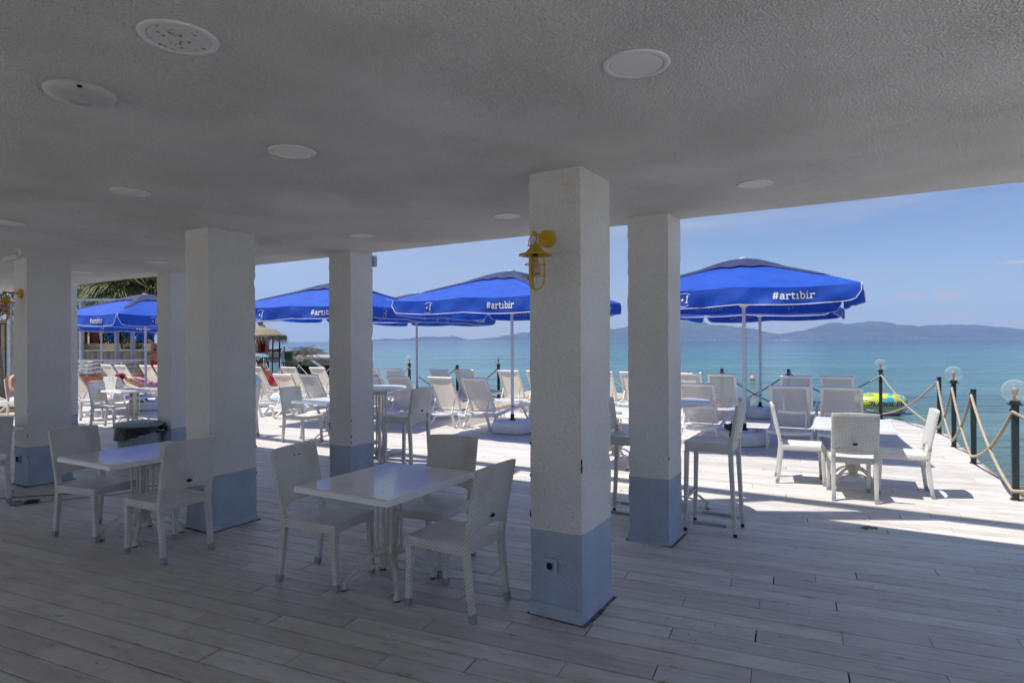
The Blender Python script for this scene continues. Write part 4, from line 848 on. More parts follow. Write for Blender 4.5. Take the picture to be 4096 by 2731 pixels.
# ------------------------------------------------------------ lettering
GLY={'#':([[(.30,0),(.50,1.42)],[(.76,0),(.96,1.42)],[(.08,.46),(1.12,.46)],[(.16,.96),(1.2,.96)]],1.40),
'a':([[(.15,.82),(.30,.96),(.55,.98),(.76,.86),(.78,.60),(.78,.08),(.98,.02)],[(.78,.58),(.45,.58),(.18,.45),(.14,.22),(.30,.02),(.55,.03),(.78,.22)]],1.15),
'r':([[(.0,.02),(.55,.02)],[(.27,0),(.27,.96)],[(.03,.94),(.27,.94)],[(.27,.62),(.45,.88),(.70,.95),(.86,.90)],[(.84,.95),(.84,.68)]],1.0),
't':([[(.32,1.30),(.32,.22),(.45,.03),(.66,.02),(.82,.12)],[(.05,.92),(.76,.92)]],.95),
'ı':([[(.0,.02),(.56,.02)],[(.28,0),(.28,.96)],[(.04,.94),(.28,.94)]],.68),
'i':([[(.0,.02),(.56,.02)],[(.28,0),(.28,.96)],[(.04,.94),(.28,.94)],[(.26,1.22),(.26,1.42)]],.68),
'b':([[(.0,1.40),(.24,1.40)],[(.24,0),(.24,1.42)],[(.24,.72),(.42,.93),(.68,.95),(.90,.75),(.94,.48),(.88,.2),(.68,.02),(.42,.03),(.24,.20)]],1.16),
'+':([[(.0,.55),(.62,.55)],[(.31,.24),(.31,.86)]],.98),
'1':([[(.12,1.10),(.36,1.36),(.36,0)],[(.05,.02),(.68,.02)]],.75),
'J':([[(.1,1.0),(1.0,1.0)],[(.85,1.0),(.75,.25),(.55,.02),(.1,.02)]],1.15),
'U':([[(.1,1.0),(.1,.12),(.25,.02),(.8,.02),(.9,.12),(.9,1.0)]],1.15),
'G':([[(1.0,.98),(.25,.98),(.1,.8),(.1,.2),(.25,.02),(.9,.02),(.95,.1),(.95,.5),(.55,.5)]],1.2),
'L':([[(.12,1.0),(.12,.04),(.95,.04)]],1.08),'E':([[(.95,.98),(.12,.98),(.12,.02),(.95,.02)],[(.12,.5),(.8,.5)]],1.1),
'R':([[(.12,0),(.12,.98),(.8,.98),(.95,.85),(.95,.6),(.8,.46),(.12,.46)],[(.5,.46),(.98,.0)]],1.1)}
def stroke2d(P,t):
    quads=[]
    P=[Vector((a,b)) for a,b in P]
    for i in range(len(P)-1):
        d=(P[i+1]-P[i]); 
        if d.length<1e-6: continue
        d.normalize(); n=Vector((-d.y,d.x))*t/2; e0=d*t*.40 if i>0 else d*t*.0; e1=d*t*.40 if i<len(P)-2 else d*0
        quads.append([P[i]-e0+n,P[i]-e0-n,P[i+1]+e1-n,P[i+1]+e1+n])
    return quads
def lettering(text,h,th=.21,slant=0,sub=1):
    Q=[];x=0
    for ch in text:
        st,adv=GLY[ch]
        for s in st:
            s2=[]
            for i in range(len(s)-1):
                for k in range(sub): s2.append((s[i][0]+(s[i+1][0]-s[i][0])*k/sub,s[i][1]+(s[i+1][1]-s[i][1])*k/sub))
            s2.append(s[-1]); Q+=stroke2d([(a+x,b) for a,b in s2],th)
        x+=adv
    Q=[[((p.x-x/2+slant*p.y)*h,(p.y-.6)*h) for p in q] for q in Q]; return Q,x*h
def put_quads(m,Q,fn):
    for k,q in enumerate(Q): m.add([fn(a,b,k%5*.0004) for a,b in q],[(0,1,2,3)])
# ------------------------------------------------------------ parasols
HA=1.53
def side_pt(f): # f in [0,4): perimeter position on unit square, side 0 = front (-y)
    k=int(f)%4; q=f-int(f); c=[(-1,-1),(1,-1),(1,1),(-1,1)]; a=c[k]; b=c[(k+1)%4]; return Vector((a[0]+(b[0]-a[0])*q,a[1]+(b[1]-a[1])*q,0))
ZE,ZP=2.41,2.93
def can_z(t,f):
    q=(f*2)%1; return ZE+(ZP-ZE)*(1-t**1.22)-.045*math.sin(PI*q)*t*(1-.35*t)
def val_fn(side,seed):
    r=random.Random(seed); ph=[r.random()*6 for _ in range(4)]; am=r.uniform(.6,1.4)
    def fn(s,v): # s 0..1 along side, v 0..1 down
        e=min(s,1-s); drop=.235*(1+.10*math.sin(s*2.6+ph[3])); cz=1 if e>.055 else math.sqrt(max(0,1-((.055-e)/.055)**2))*.55+.45
        p=side_pt(side+s*.996+.002)*HA; nrm=Vector(((0,-1),(1,0),(0,1),(-1,0))[side]+(0,)); 
        wv=am*(.014*math.sin(s*31+ph[0]+v*3)+.018*math.sin(s*13+ph[1]-v*2)+.008*math.sin(s*57+ph[2]))*v**.8
        base=can_z(1,side+s)
        return p+nrm*(.006+wv+.02*v)+Vector((0,0,base-drop*v*cz)) 
    return fn
def make_parasol(seed,label,loc,rz,zoff=0,tank_rz=0,ztilt=0):
    t=thing('parasol',label,'parasol',loc,rz,'square blue promotional parasols')
    UP=Vector((0,0,zoff))
    m=MB(); nf=64; nt_=10
    def cf(u,v): tt=.16+.84*v; p=side_pt(u*3.99999)*HA*tt; return p+Vector((0,0,can_z(tt,u*3.99999)+zoff))
    m.grid(lambda u,v:cf(u,v),nf,nt_); can=m.obj('canopy',M_fabric,t,smooth='all')
    def tcap(f):
        d=abs((f+.5)%1-.5); return .34+.46*math.exp(-(d/.075)**2)+.012*math.sin(f*23)
    m=MB()
    def capf(u,v):
        f=u*3.99999; tm=tcap(f); tt=.035+(tm-.035)*v; p=side_pt(f)*HA*tt
        lift=.055*(1-min(1,tt/.40)**2)+.012; return p+Vector((0,0,can_z(tt,f)+lift+zoff-.02*(1-min(1,tt/.08))))
    m.grid(capf,96,8); m.obj('vent_cap',M_cap2,t,smooth='all')
    m=MB(); m.lathe([(0,.0),(.06,-.004),(.065,-.02),(.03,-.03)],16,(0,0,ZP+.075+zoff)); m.obj('finial',M_piping,t,smooth=True)
    for k in range(4):
        fn=val_fn(k,seed*10+k); m=MB(); m.grid(lambda u,v:fn(u,v)+UP,40,6); va=m.obj('valance',M_fabric,t,smooth='all')
        m=MB(); P=[fn(0,v/5)+UP for v in range(6)]+[fn(s/48,1)+UP for s in range(49)]+[fn(1,1-v/5)+UP for v in range(6)]; m.tube(P,.006,5); m.obj('piping',M_piping,va,smooth='all')
        nrm=Vector(((0,-1),(1,0),(0,1),(-1,0))[k]+(0,))
        def sample(a,b,off,centre): # a along side from centre, b up
            s=.5+(centre+a)/(2*HA); v=(.5-b/.235); p=fn(min(.99,max(.01,s)),min(.98,max(.02,v))); return p+nrm*off+UP
        Q,wd=lettering('#artıbir',.066,.24,0,2)
        m=MB(); put_quads(m,Q,lambda a,b,e:sample(a,b,.007+e,.72)); m.obj('lettering',M_print,va,weld=False)
        m=MB(); put_quads(m,Q,lambda a,b,e:sample(a,b,-.006-e,.72)); m.obj('lettering',M_printback,va,weld=False)
        Q2,_=lettering('+1',.066,.19,.18,2)
        sw=stroke2d([(-.085+.17*i/8,.062+.022*math.sin(PI*i/8)) for i in range(9)],.0065)+stroke2d([(-.10+.16*i/8,-.072-.020*math.sin(PI*i/8)) for i in range(9)],.0065)
        Q2=Q2+[[(p.x,p.y) for p in q] for q in sw]
        m=MB(); put_quads(m,Q2,lambda a,b,e:sample(a,b,.007+e,-.72)); m.obj('logo',M_print,va,weld=False)
        m=MB(); put_quads(m,Q2,lambda a,b,e:sample(a,b,-.006-e,-.72)); m.obj('logo',M_printback,va,weld=False)
        if k in (1,3):
            def slope(a,b,e):
                f=k+.62+a*1.6/(2*HA); tt=.80-b*1.6; p=side_pt(f)*HA*tt; return p+Vector((0,0,can_z(tt,f)+.008+e+zoff))
            m=MB(); put_quads(m,Q2,slope); m.obj('logo',M_print,can,weld=False)
    m=MB(); m.tube([(0,0,.22),(0,0,2.96+zoff)],.028,16); pole=m.obj('pole',M_pole,t,smooth=True)
    m=MB(); m.tube([(0,0,.46),(0,0,.50)],.0295,14,False); m.obj('sticker',pm('blue_sticker',(.02,.30,.55),.5),pole)
    m=MB(); m.lathe([(.03,2.19),(.05,2.20),(.085,2.245),(.085,2.275),(.05,2.285),(.03,2.285)],16,(0,0,zoff)); m.obj('hub',M_piping,t,smooth=True)
    for k in range(8):
        f=k*.5; m=MB(); m.bar([side_pt(f)*HA*tt+Vector((0,0,can_z(tt,f)-.02+zoff)) for tt in (.04,.5,.985)],.012,.02,side=(-side_pt(f).y,side_pt(f).x,0)); rb=m.obj('rib',M_pole,t)
        m=MB(); d=side_pt(f).normalized(); tt=.42; m.bar([d*.075+Vector((0,0,2.26+zoff)),side_pt(f)*HA*tt+Vector((0,0,can_z(tt,f)-.035+zoff))],.012,.018,side=(-d.y,d.x,0)); m.obj('strut',M_pole,rb)
    m=MB(); m.tube([(.036,-.01,2.25+zoff),(.038,-.012,1.2),(.037,-.01,.62)],.0022,4); m.tube([(.037,-.01,.62),(.06,.0,.45),(.0,-.05,.40),(-.04,.02,.36),(.03,.05,.31),(.09,-.02,.30)],.0025,5); m.obj('cord',pm('grey_cord',(.30,.30,.30),.8),t)
    m=MB(); m.lathe([(.034,.34),(.036,.34),(.036,.255),(.062,.245),(.064,.232),(0,.232)],18); m.obj('collar',M_black,t,smooth=True)
    m=MB(); tz=Matrix.Rotation(tank_rz,4,'Z'); m.T=tz; N_=40; rings=[]
    def sup(r1,r2,z,ex=3.6): return [(r1*abs(math.cos(2*PI*k/N_))**(2/ex)*(1 if math.cos(2*PI*k/N_)>=0 else -1),r2*abs(math.sin(2*PI*k/N_))**(2/ex)*(1 if math.sin(2*PI*k/N_)>=0 else -1),z) for k in range(N_)]
    spec=[(.30,.26,.0),(.335,.30,.012),(.345,.31,.04),(.345,.31,.115),(.338,.303,.122),(.345,.31,.130),(.340,.305,.185),(.325,.29,.215),(.29,.255,.228),(.27,.235,.222),(.26,.225,.226),(.1,.1,.232),(.01,.01,.233)]
    vs=[p for a,b,z in spec for p in sup(a,b,z)]; n=len(spec)
    fs=[(i*N_+k,i*N_+(k+1)%N_,(i+1)*N_+(k+1)%N_,(i+1)*N_+k) for i in range(n-1) for k in range(N_)]+[tuple(range(N_-1,-1,-1))]
    m.add(vs,fs); tk=m.obj('water_tank_base',M_tank,t,smooth=True)
    m=MB(); m.T=tz; m.tube([(.34,.08,.16),(.37,.08,.16)],.022,12); m.obj('filler_cap',M_tank,tk)
    return t
PS=[((3.76,10.16),1,'blue parasol rightmost and tallest, text and logo facing us',7.5,.02,rad(35)),
((0,11.6),2,'blue parasol in the middle between the two central pillars',0,0,rad(10)),
((5.40,13.65),3,'rear blue parasol whose thin pole stands right of the tallest pole',0,-.02,rad(60)),
((-2.54,16.7),4,'rear blue parasol low behind the left one, pole left of the middle tank',0,-.02,0),
((-3.66,13.34),5,'blue parasol half hidden by the middle pillar, logo at its left',11,-.03,rad(20)),
((-9.27,15.85),6,'blue parasol in the left gap with a white finial',2,-.07,rad(25)),
((-15.4,23.5),7,'farthest blue parasol low behind the one in the left gap',0,-.05,0)]
for (x,y),sd_,lab,da,zo,tr in PS: make_parasol(sd_,lab,(x,y,0),rad(-31+da),zo,tr)
# power box on the left parasol base, with cord
m=MB(); m.box((-9.42,15.62,.33),(.16,.12,.20),rad(20)); m.box((-9.42,15.62,.44),(.10,.08,.03),rad(20)); o=m.obj('black_box',M_badge,bevel=.005); tag(o,'small black box standing on the parasol base in the left gap','speaker box')
# black camera-like clamp / bag on right base
t=thing('black_bag','small black bag hanging on the parasol base behind the bar stool','bag',(3.46,9.95,.16),rad(15)); t.scale=(.75,.75,.75)
m=MB(); m.box((-.02,0,.21),(.20,.12,.10),0,.2,-.15); m.box((.06,.02,.17),(.12,.10,.14),.3,0,.3); m.box((-.08,0,.23),(.09,.10,.07),.2,.3,.2); m.obj('pouch',M_bag,t,bevel=.02,smooth=True); m=MB(); m.tube([(.02,0,0),(.03,0,.12)],[.05,.03],8); m.obj('strap',M_bag,t)
m=MB()
P=[]
for k in range(60): a=k*.7; P.append((3.78+.10*k/60+.05*math.cos(a),9.78+.04*math.sin(a),.25+.05*abs(math.sin(k*.45))))
m.tube(P,.004,4); o=m.obj('cord',pm('grey_cord2',(.35,.35,.35),.8)); tag(o,'tangled grey cord lying on the near parasol base','cord')
# extra near tank (front of the tall parasol)
# ------------------------------------------------------------ rope fence with globe lamps
posts=[(5.28,6.58,1),(6.27,8.52,0),(6.92,9.82,1),(7.66,11.24,0),(7.84,13.33,1),(6.36,14.42,0),(5.0,14.92,0),(3.65,15.56,1),(2.30,16.20,0),(.95,16.88,0),(-.38,17.5,1),(-1.57,17.95,0),(-3.05,18.6,1),(-4.3,19.2,0),(-5.68,19.9,0),(-6.98,20.6,1),(-7.75,21.2,0),(-8.60,22.0,0),(-9.60,23.6,1),(6.66,4.86,0),(8.9,4.35,1)]
names=['nearest globe lamp post at the right edge of the picture','square dark post without a lamp between the two nearest globe lamps','second nearest globe lamp post on the right','square dark post without a lamp, nearest the inflatable','globe lamp post beside the yellow inflatable','lamp-less post behind the right pair of far loungers','lamp-less post left of the tall parasol pole','globe lamp post hidden behind the second pillar','lamp-less post hidden behind the nearest pillar','lamp-less post hidden by the nearest pillar, further left','globe lamp post left of the middle parasol pole','lamp-less post between two globe lamps behind the shaded loungers','globe lamp post right of the middle pillar','lamp-less post hidden behind the middle pillar','lamp-less post just hidden by the middle pillar','globe lamp post in the middle left gap, in front of the old jetty','lamp-less post by the jetty steps','lamp-less post in front of the dark railings','globe lamp post beside the wide pillar in front of the thatched hut','lamp-less post beyond the right picture edge','globe lamp post behind the right picture edge']
def make_post(lamp):
    t=thing('lamp_post' if lamp else 'rope_post','x','lamp post' if lamp else 'post')
    m=MB(); m.box((0,0,.5),(.062,.062,1.0)); m.obj('shaft',M_post,t,bevel=.004)
    m=MB(); m.box((0,0,.004),(.085,.085,.008)); m.obj('foot_plate',M_post,t,bevel=.002)
    for z in (.93,):
        m=MB(); m.tube([(.0+.035*math.cos(2*PI*k/16),-.045,z+.035*math.sin(2*PI*k/16)) for k in range(17)],.005,6,False); m.obj('ring',M_ring,t)
    m=MB(); m.tube([(.0+.035*math.cos(2*PI*k/16),-.045,.10+.035*math.sin(2*PI*k/16)) for k in range(17)],.005,6,False); m.obj('ring',M_ring,t)
    if lamp:
        m=MB(); m.box((0,0,1.005),(.12,.12,.012)); m.lathe([(.05,1.01),(.045,1.045),(0,1.045)],16); m.obj('collar',M_ring,t)
        m=MB(); n=20; prof=[(.12*math.sin(rad(a)),1.145-.12*math.cos(rad(a))) for a in range(22,181,12)]+[(0.0,1.265)]; m.lathe(prof,24); m.obj('globe',M_globe,t,smooth='all')
        m=MB(); m.lathe([(.014,1.045),(.016,1.10),(.030,1.13),(.034,1.155),(.026,1.18),(0,1.19)],14); m.obj('bulb',M_bulb,t,smooth='all')
        m=MB(); m.lathe([(.016,1.045),(.018,1.085),(0,1.085)],12); m.tube([(.0,0,1.085),(.008,0,1.12),(-.008,0,1.15)],.003,5); m.obj('lamp_holder',M_brass,t)
    else:
        m=MB(); m.box((0,0,1.004),(.068,.068,.008)); m.obj('end_cap',M_post,t)
    return t
PL=make_post(1); PN=make_post(0)
for (x,y,l),lab in zip(posts,names):
    d=62 if x>5.2 or y<6 else -26
    place(PL if l else PN,(x,y,0),d+(90 if (x>5.2 and y<13) or y<6 else 0),lab,'posts carrying the rope along the deck edge')
def rope(m,a,b,za,zb,sag,r=.018,n=18):
    a=Vector((*a,za)); b=Vector((*b,zb)); P=[a.lerp(b,i/n)-Vector((0,0,sag*4*(i/n)*(1-i/n))) for i in range(n+1)]
    for ph in (0,2*PI/3,4*PI/3):
        Q=[]; L=(b-a).length; NN=int(L/.016)
        pts=[]
        for i in range(NN+1):
            u=i/NN; p=a.lerp(b,u)-Vector((0,0,sag*4*u*(1-u))); s=Vector((0,0,1)); d=(b-a).normalized(); e=d.cross(s).normalized(); w=u*L/.10*2*PI+ph
            pts.append(p+(s*math.cos(w)+e*math.sin(w))*r*.45)
        m.tube(pts,r*.62,5)
inn=lambda i:(posts[i][0]-(.05 if posts[i][1]<13 else .02),posts[i][1]-(.03 if posts[i][1]<13 else .05))
seq=[20,19,0,1,2,3,4,5,6,7,8,9,10,11,12,13,14,15,16,17,18]
RL=['rope beyond the right edge, furthest from the pillars','rope leaving the nearest globe lamp at the right picture edge','rope between the nearest globe lamp and the lamp-less post','rope right of the second nearest globe lamp','rope left of the second nearest globe lamp','long rope passing in front of the yellow inflatable','dark rope left of the lamp beside the inflatable','dark rope crossing behind the two parasol poles','rope behind the bright lounger right of the second pillar','rope seen in the slot between the right pillars','rope hidden behind the nearest pillar','rope just left of the nearest pillar','rope left of the middle parasol pole','rope behind the shaded far loungers','rope just right of the middle pillar','rope hidden behind the middle pillar','rope just left of the middle pillar','rope left of the globe lamp by the old jetty','short rope by the jetty steps','pale rope before the thatched hut railing']
for q in range(len(seq)-1):
    i,j=seq[q],seq[q+1]; far=Vector(posts[i][:2]).length>12.5
    L=(Vector(posts[i][:2])-Vector(posts[j][:2])).length
    near_=Vector(posts[i][:2]).length<12.5
    for k_,(za,zb) in enumerate(((.93,.10),(.10,.93))):
        m=MB(); rope(m,inn(i),inn(j),za,zb,.13 if L>1.6 else .10,.019 if near_ else .017)
        o=m.obj('rope',M_rope,weld=False,smooth='all'); tag(o,RL[q].replace('rope swag','rope')+(', falling away' if k_==0 else ', rising away'),'rope','crossed ropes along the deck edge')
# blue-grey floor string etc
# ------------------------------------------------------------ inflatable
def inflatable():
    t=thing('inflatable_tube','yellow and blue towable inflatable with JUGGLER lettering floating by the deck','inflatable',(12.45,21.5,WZ),rad(-4)); t.scale=(.94,.94,.82)
    mm=bpy.data.materials.new('inflatable_print'); mm.use_nodes=True; N,L=nodes(mm); p=N['Principled BSDF']; p.inputs['Roughness'].default_value=.3
    tc=N.new('ShaderNodeTexCoord'); v=N.new('ShaderNodeTexVoronoi'); v.inputs['Scale'].default_value=4.5; L.new(tc.outputs['Object'],v.inputs['Vector'])
    r=N.new('ShaderNodeValToRGB'); r.color_ramp.interpolation='CONSTANT'; e=r.color_ramp.elements; e[0].color=(.55,.50,.01,1); e[1].position=.38; e[1].color=(.35,.62,.02,1)
    x=e.new(.55); x.color=(.02,.35,.50,1); x=e.new(.8); x.color=(.55,.50,.01,1)
    sp=N.new('ShaderNodeSeparateXYZ'); L.new(v.outputs['Color'],sp.inputs[0]); L.new(sp.outputs[0],r.inputs[0]); L.new(r.outputs[0],p.inputs['Base Color'])
    def ring(m,R1,R2,r,z,n=40,k=12,sq=1):
        vs=[]
        for i in range(n):
            a=2*PI*i/n; c=Vector((R1*math.cos(a),R2*math.sin(a),z)); d=Vector((math.cos(a),math.sin(a),0))
            for j in range(k): b=2*PI*j/k; vs.append(c+d*r*math.cos(b)+Vector((0,0,r*math.sin(b)*sq)))
        m.add(vs,[(i*k+j,i*k+(j+1)%k,((i+1)%n)*k+(j+1)%k,((i+1)%n)*k+j) for i in range(n) for j in range(k)])
    m=MB(); ring(m,.78,.70,.20,.18,sq=.9); m.obj('lower_ring',M_silver,t,smooth='all')
    m=MB(); ring(m,.80,.70,.245,.50,sq=1.15); m.obj('upper_ring',mm,t,smooth='all')
    m=MB(); m.lathe([(0,.30),(.7,.30)],24); m.obj('floor',M_silver,t)
    def sf(a,b,off):
        th=-PI/2+ (a-.18)/.98; z=.50+b; rr=.245*math.sqrt(max(0.05,1-(b/(.245*1.15))**2)); return Vector(((.80+rr+off)*math.cos(th),(.70+rr+off)*math.sin(th),z))
    Q,_=lettering('JUGGLER',.155,.26,.25,3)
    m=MB(); put_quads(m,Q,lambda a,b,e:sf(a+.15,b-.0,.016+e)); m.obj('lettering',M_navy,t,weld=False)
    Q,_=lettering('JUGGLER',.155,.42,.25,3); m=MB(); put_quads(m,Q,lambda a,b,e:sf(a+.15,b,.010+e*.3)); m.obj('lettering_outline',M_print,t,weld=False)
    for th in (-60,-20,-100): 
        a=rad(th); m=MB(); m.box((.99*math.cos(a),.91*math.sin(a),.20),(.16,.03,.035),a+PI/2); m.obj('handle',pm('red_handle',(.55,.01,.02),.5),t,bevel=.006)
    return t
inflatable()
# ------------------------------------------------------------ far boats and buoys
def boat(loc,L,rz,label):
    t=thing('motor_boat',label,'boat',loc,rz,'small white boats far out')
    m=MB(); P=[(-.5,-.14),(.2,-.15),(.42,-.08),(.5,0),(.42,.08),(.2,.15),(-.5,.14)]; m.prism([(a*L*.9,b*L*.8) for a,b in P],0,.06*L,); m.prism([(a*L,b*L) for a,b in P],.06*L,.13*L); m.obj('hull',M_boat,t)
    m=MB(); m.prism([(-.22*L,-.1*L),(.16*L,-.1*L),(.2*L,0),(.16*L,.1*L),(-.22*L,.1*L)],.13*L,.26*L); m.box((-.02*L,0,.275*L),(.42*L,.24*L,.02*L)); m.obj('cabin',M_boat,t)
    m=MB(); m.box((.0,-.101*L,.20*L),(.3*L,.01,.05*L)); m.obj('window',M_dark,t)
    m=MB(); m.tube([(-.1*L,0,.28*L),(-.1*L,0,.45*L)],.008*L,6); m.obj('mast',M_boat,t)
boat((px(2864)*1500,1500,WZ),8.5,rad(10),'white motor boat far out left of the tall parasol pole')
boat((px(3108)*1300,1300,WZ),7.5,rad(175),'low white boat with a wake far out right of the thin parasol pole')
m=MB(); m.grid(lambda u,v:(px(3108)*1300+6+22*u,1300+3*(v-.5)*(.3+u),WZ+.25*math.sin(PI*u)*math.sin(PI*v)+.02),10,4); o=m.obj('wake',M_boat); tag(o,'white wake behind the far boat','wake',kind='stuff')
def buoy(x,y,r,label,mt):
    t=thing('buoy',label,'buoy',(x,y,WZ),0); m=MB(); m.sphere((0,0,r*.6),r,10,8); m.obj('float',mt,t,smooth='all'); m=MB(); m.tube([(0,0,r*1.4),(0,0,r*2.0)],r*.2,6); m.obj('handle',mt,t)
yb=2.55*2506/(1519-1356.7); buoy(px(3009)*yb,yb,.17,'red and white buoy right of the tall parasol pole',pm('red_white_buoy',(.6,.04,.02),.5,.1,3,base2=(.7,.68,.66),detail=0))
yb=2.55*2506/(1493.5-1358); buoy(px(2749)*yb,yb,.12,'small red buoy beside the second pillar',M_buoy)
yb=2.55*2506/(1499-1357.8); buoy(px(2801)*yb,yb,.12,'small white buoy above the bright lounger',M_boat)
# ------------------------------------------------------------ left background
def W(X,Y_,D): return Vector((px(X)*D,D,1.7+hy(X,Y_)*D))
# galvanised frame
t=thing('pergola_frame','galvanised steel frame of posts and a top rail in front of the stone wall','frame',(-17.5,25,0))
L0=Vector((-17.5,25,0))
for X in (40,325,467,531,640):
    p=W(X,1200,25)-L0; m=MB(); m.box((p.x,0,1.68),(.13,.10,3.36)); m.box((p.x+.02,-.055,1.68),(.05,.012,3.34)); m.obj('post',M_steel,t)
a=W(-80,1195,25)-L0; b=W(650,1203,25)-L0
m=MB(); m.box(((a.x+b.x)/2,0,3.40),(b.x-a.x,.14,.09)); m.obj('top_rail',M_steel,t)
# stone wall
t=thing('stone_wall','low retaining wall clad in beige stone with grey strips behind the stacked loungers','wall',(-17,27.2,0)); L0=Vector((-17,27.2,0))
m=MB(); m.box((-1,.3,.66),(13,.6,1.32)); m.obj('core',M_conc,t)
m=MB(); m.box((-1,.25,1.35),(13,.7,.06)); m.obj('coping',M_conc,t)
m=MB(); m.box((-1,.9,1.45),(13,.5,.40)); m.obj('upper_course',M_beige,t)
xs=[x for x in (300,340,383,434,488,572,640)]
for x in xs:
    p=W(x,1400,27.2)-L0; m=MB(); m.box((p.x,-.02,.66),(.11,.04,1.30)); m.obj('grey_strip',M_stoneg,t)
rs=random.Random(3)
for x0,x1 in zip(xs[:-1],xs[1:]):
    a=(W(x0,1400,27.2)-L0).x+.06; b=(W(x1,1400,27.2)-L0).x-.06
    nr=13
    m=MB()
    for r in range(nr):
        x=a
        while x<b-.02:
            w_=min(rs.uniform(.10,.22),b-x); m.box((x+w_/2,-.012-rs.random()*.012,.02+(r+.5)*1.28/nr),(w_-.008,.03,1.28/nr-.008)); x+=w_
    o=m.obj('stones',M_stone,t); o['kind']='stuff'
m=MB(); p=W(477,1425,27.2)-L0; m.box((p.x,-.045,.62),(.10,.03,.62)); m.obj('opening',M_dark,t)
# doors stored on the wall
t=thing('wooden_cabinet','dark varnished wooden doors standing on top of the stone wall','cabinet',(W(355,1375,28.6).x,28.6,1.62))
for k,(dx,w_,z,mt) in enumerate(((-.62,.42,.62,M_wood),(-.22,.30,.60,M_wood),(.13,.16,.56,M_darkwood),(.34,.26,.54,M_wood))):
    m=MB(); m.box((dx,0,z/2),(w_,.06,z)); m.box((dx,-.035,z/2),(w_-.08,.012,z-.12)); m.obj('door',mt,t)
m=MB(); m.box((-.2,.1,.95),(1.7,.5,.06)); m.box((-.1,-.02,.72),(.7,.12,.18)); m.obj('shelf',M_darkwood,t)
# foliage helper
def leaves(name,label,cat,vol,n,size,mats,seed,kind=None,parent=None,droop=0):
    rr=random.Random(seed); ms=[MB() for _ in mats]
    for i in range(n):
        c,r=rr.choice(vol); 
        while True:
            q=Vector((rr.uniform(-1,1),rr.uniform(-1,1),rr.uniform(-1,1)))
            if .25<q.length<1: break
        p=Vector(c)+Vector((q.x*r[0],q.y*r[1],q.z*r[2])); s=size*rr.uniform(.6,1.4)
        E_=Euler((rr.uniform(-1.2,1.2),rr.uniform(-1.2,1.2),rr.uniform(0,6.3))).to_matrix()
        k=0 if (len(mats)==1 or rr.random()<.86) else 1+int(rr.random()*(len(mats)-1))
        vs=[p+E_@Vector(v)*s for v in ((-.5,0,0),(0,-.28,.05),(.55,0,-.03),(0,.28,.05))]; ms[k].add(vs,[(0,1,2,3)])
    return ms
t=thing('hedge','dark green hedge bush behind the steel posts','hedge',(W(425,1370,29).x,29,1.5))
ms=leaves('','','',[((0,0,.3),(.45,.5,.75)),((.3,0,.6),(.4,.4,.5)),((-.2,0,.0),(.4,.4,.5))],1500,.09,[M_leaf],5); ms[0].obj('leaves',M_leaf,t,weld=False)
m=MB(); [m.tube([(dx,0,-.4),(dx*1.4,.1,.6)],[.04,.015],6) for dx in (-.15,.05,.2)]; m.obj('trunk',M_trunk,t)
t=thing('bougainvillea','dark bougainvillea with pink flowers growing beyond the wall at the far left','bush',(-22.6,28,2.6))
ms=leaves('','','',[((-2,0,.6),(2.0,.8,.8)),((.2,0,.9),(1.6,.8,.7)),((1.6,.3,.5),(1.0,.6,.9))],5200,.13,[M_leaf,M_pink,M_pink],9)
ms[0].obj('leaves',M_leaf,t,weld=False); (ms[1]).obj('flowers',M_pink,t,weld=False); (ms[2]).obj('flowers',M_pink,t,weld=False)
m=MB(); [m.tube([(dx,.1,-.8),(dx*1.1,.1,.3),(dx*1.3,0,.9)],[.05,.03,.012],6) for dx in (-1.8,-.3,.9,1.7)]; m.obj('stem',M_trunk,t)
t=thing('oleander','dark oleander bush with pale pink flowers left of the palm','bush',(W(330,1200,33).x,33,2.2))
ms=leaves('','','',[((0,0,.9),(1.1,.8,1.1)),((.5,0,1.8),(1.0,.7,1.0)),((-.6,0,1.7),(.7,.6,.8))],4200,.12,[M_leaf,M_lpink],12)
ms[0].obj('leaves',M_leaf,t,weld=False); ms[1].obj('flowers',M_lpink,t,weld=False)
m=MB(); [m.tube([(dx,.1,-.6),(dx*1.3,.1,.9),(dx*1.8,0,2.0)],[.06,.04,.012],6) for dx in (-.3,.1,.4)]; m.obj('stem',M_trunk,t)
# far white house corner
t=thing('house','white house with pale blue windows glimpsed beyond the palm','house',(-25.3,37,0))
m=MB(); m.box((0,1.5,3.2),(2.6,3,6.4)); m.obj('wall',M_white,t)
for dx in (-.55,.15,.85):
    m=MB(); m.box((dx,-.02,4.75),(.5,.05,.75)); wn=m.obj('window',pm('window_frame_white',(.7,.7,.72),.5),t); m=MB(); m.box((dx,-.05,4.75),(.40,.02,.64)); m.obj('pane',pm('pale_blue_glass',(.25,.42,.52),.15),wn)
m=MB(); m.box((0,1.5,6.45),(2.9,3.3,.12)); m.obj('roof',M_conc,t)
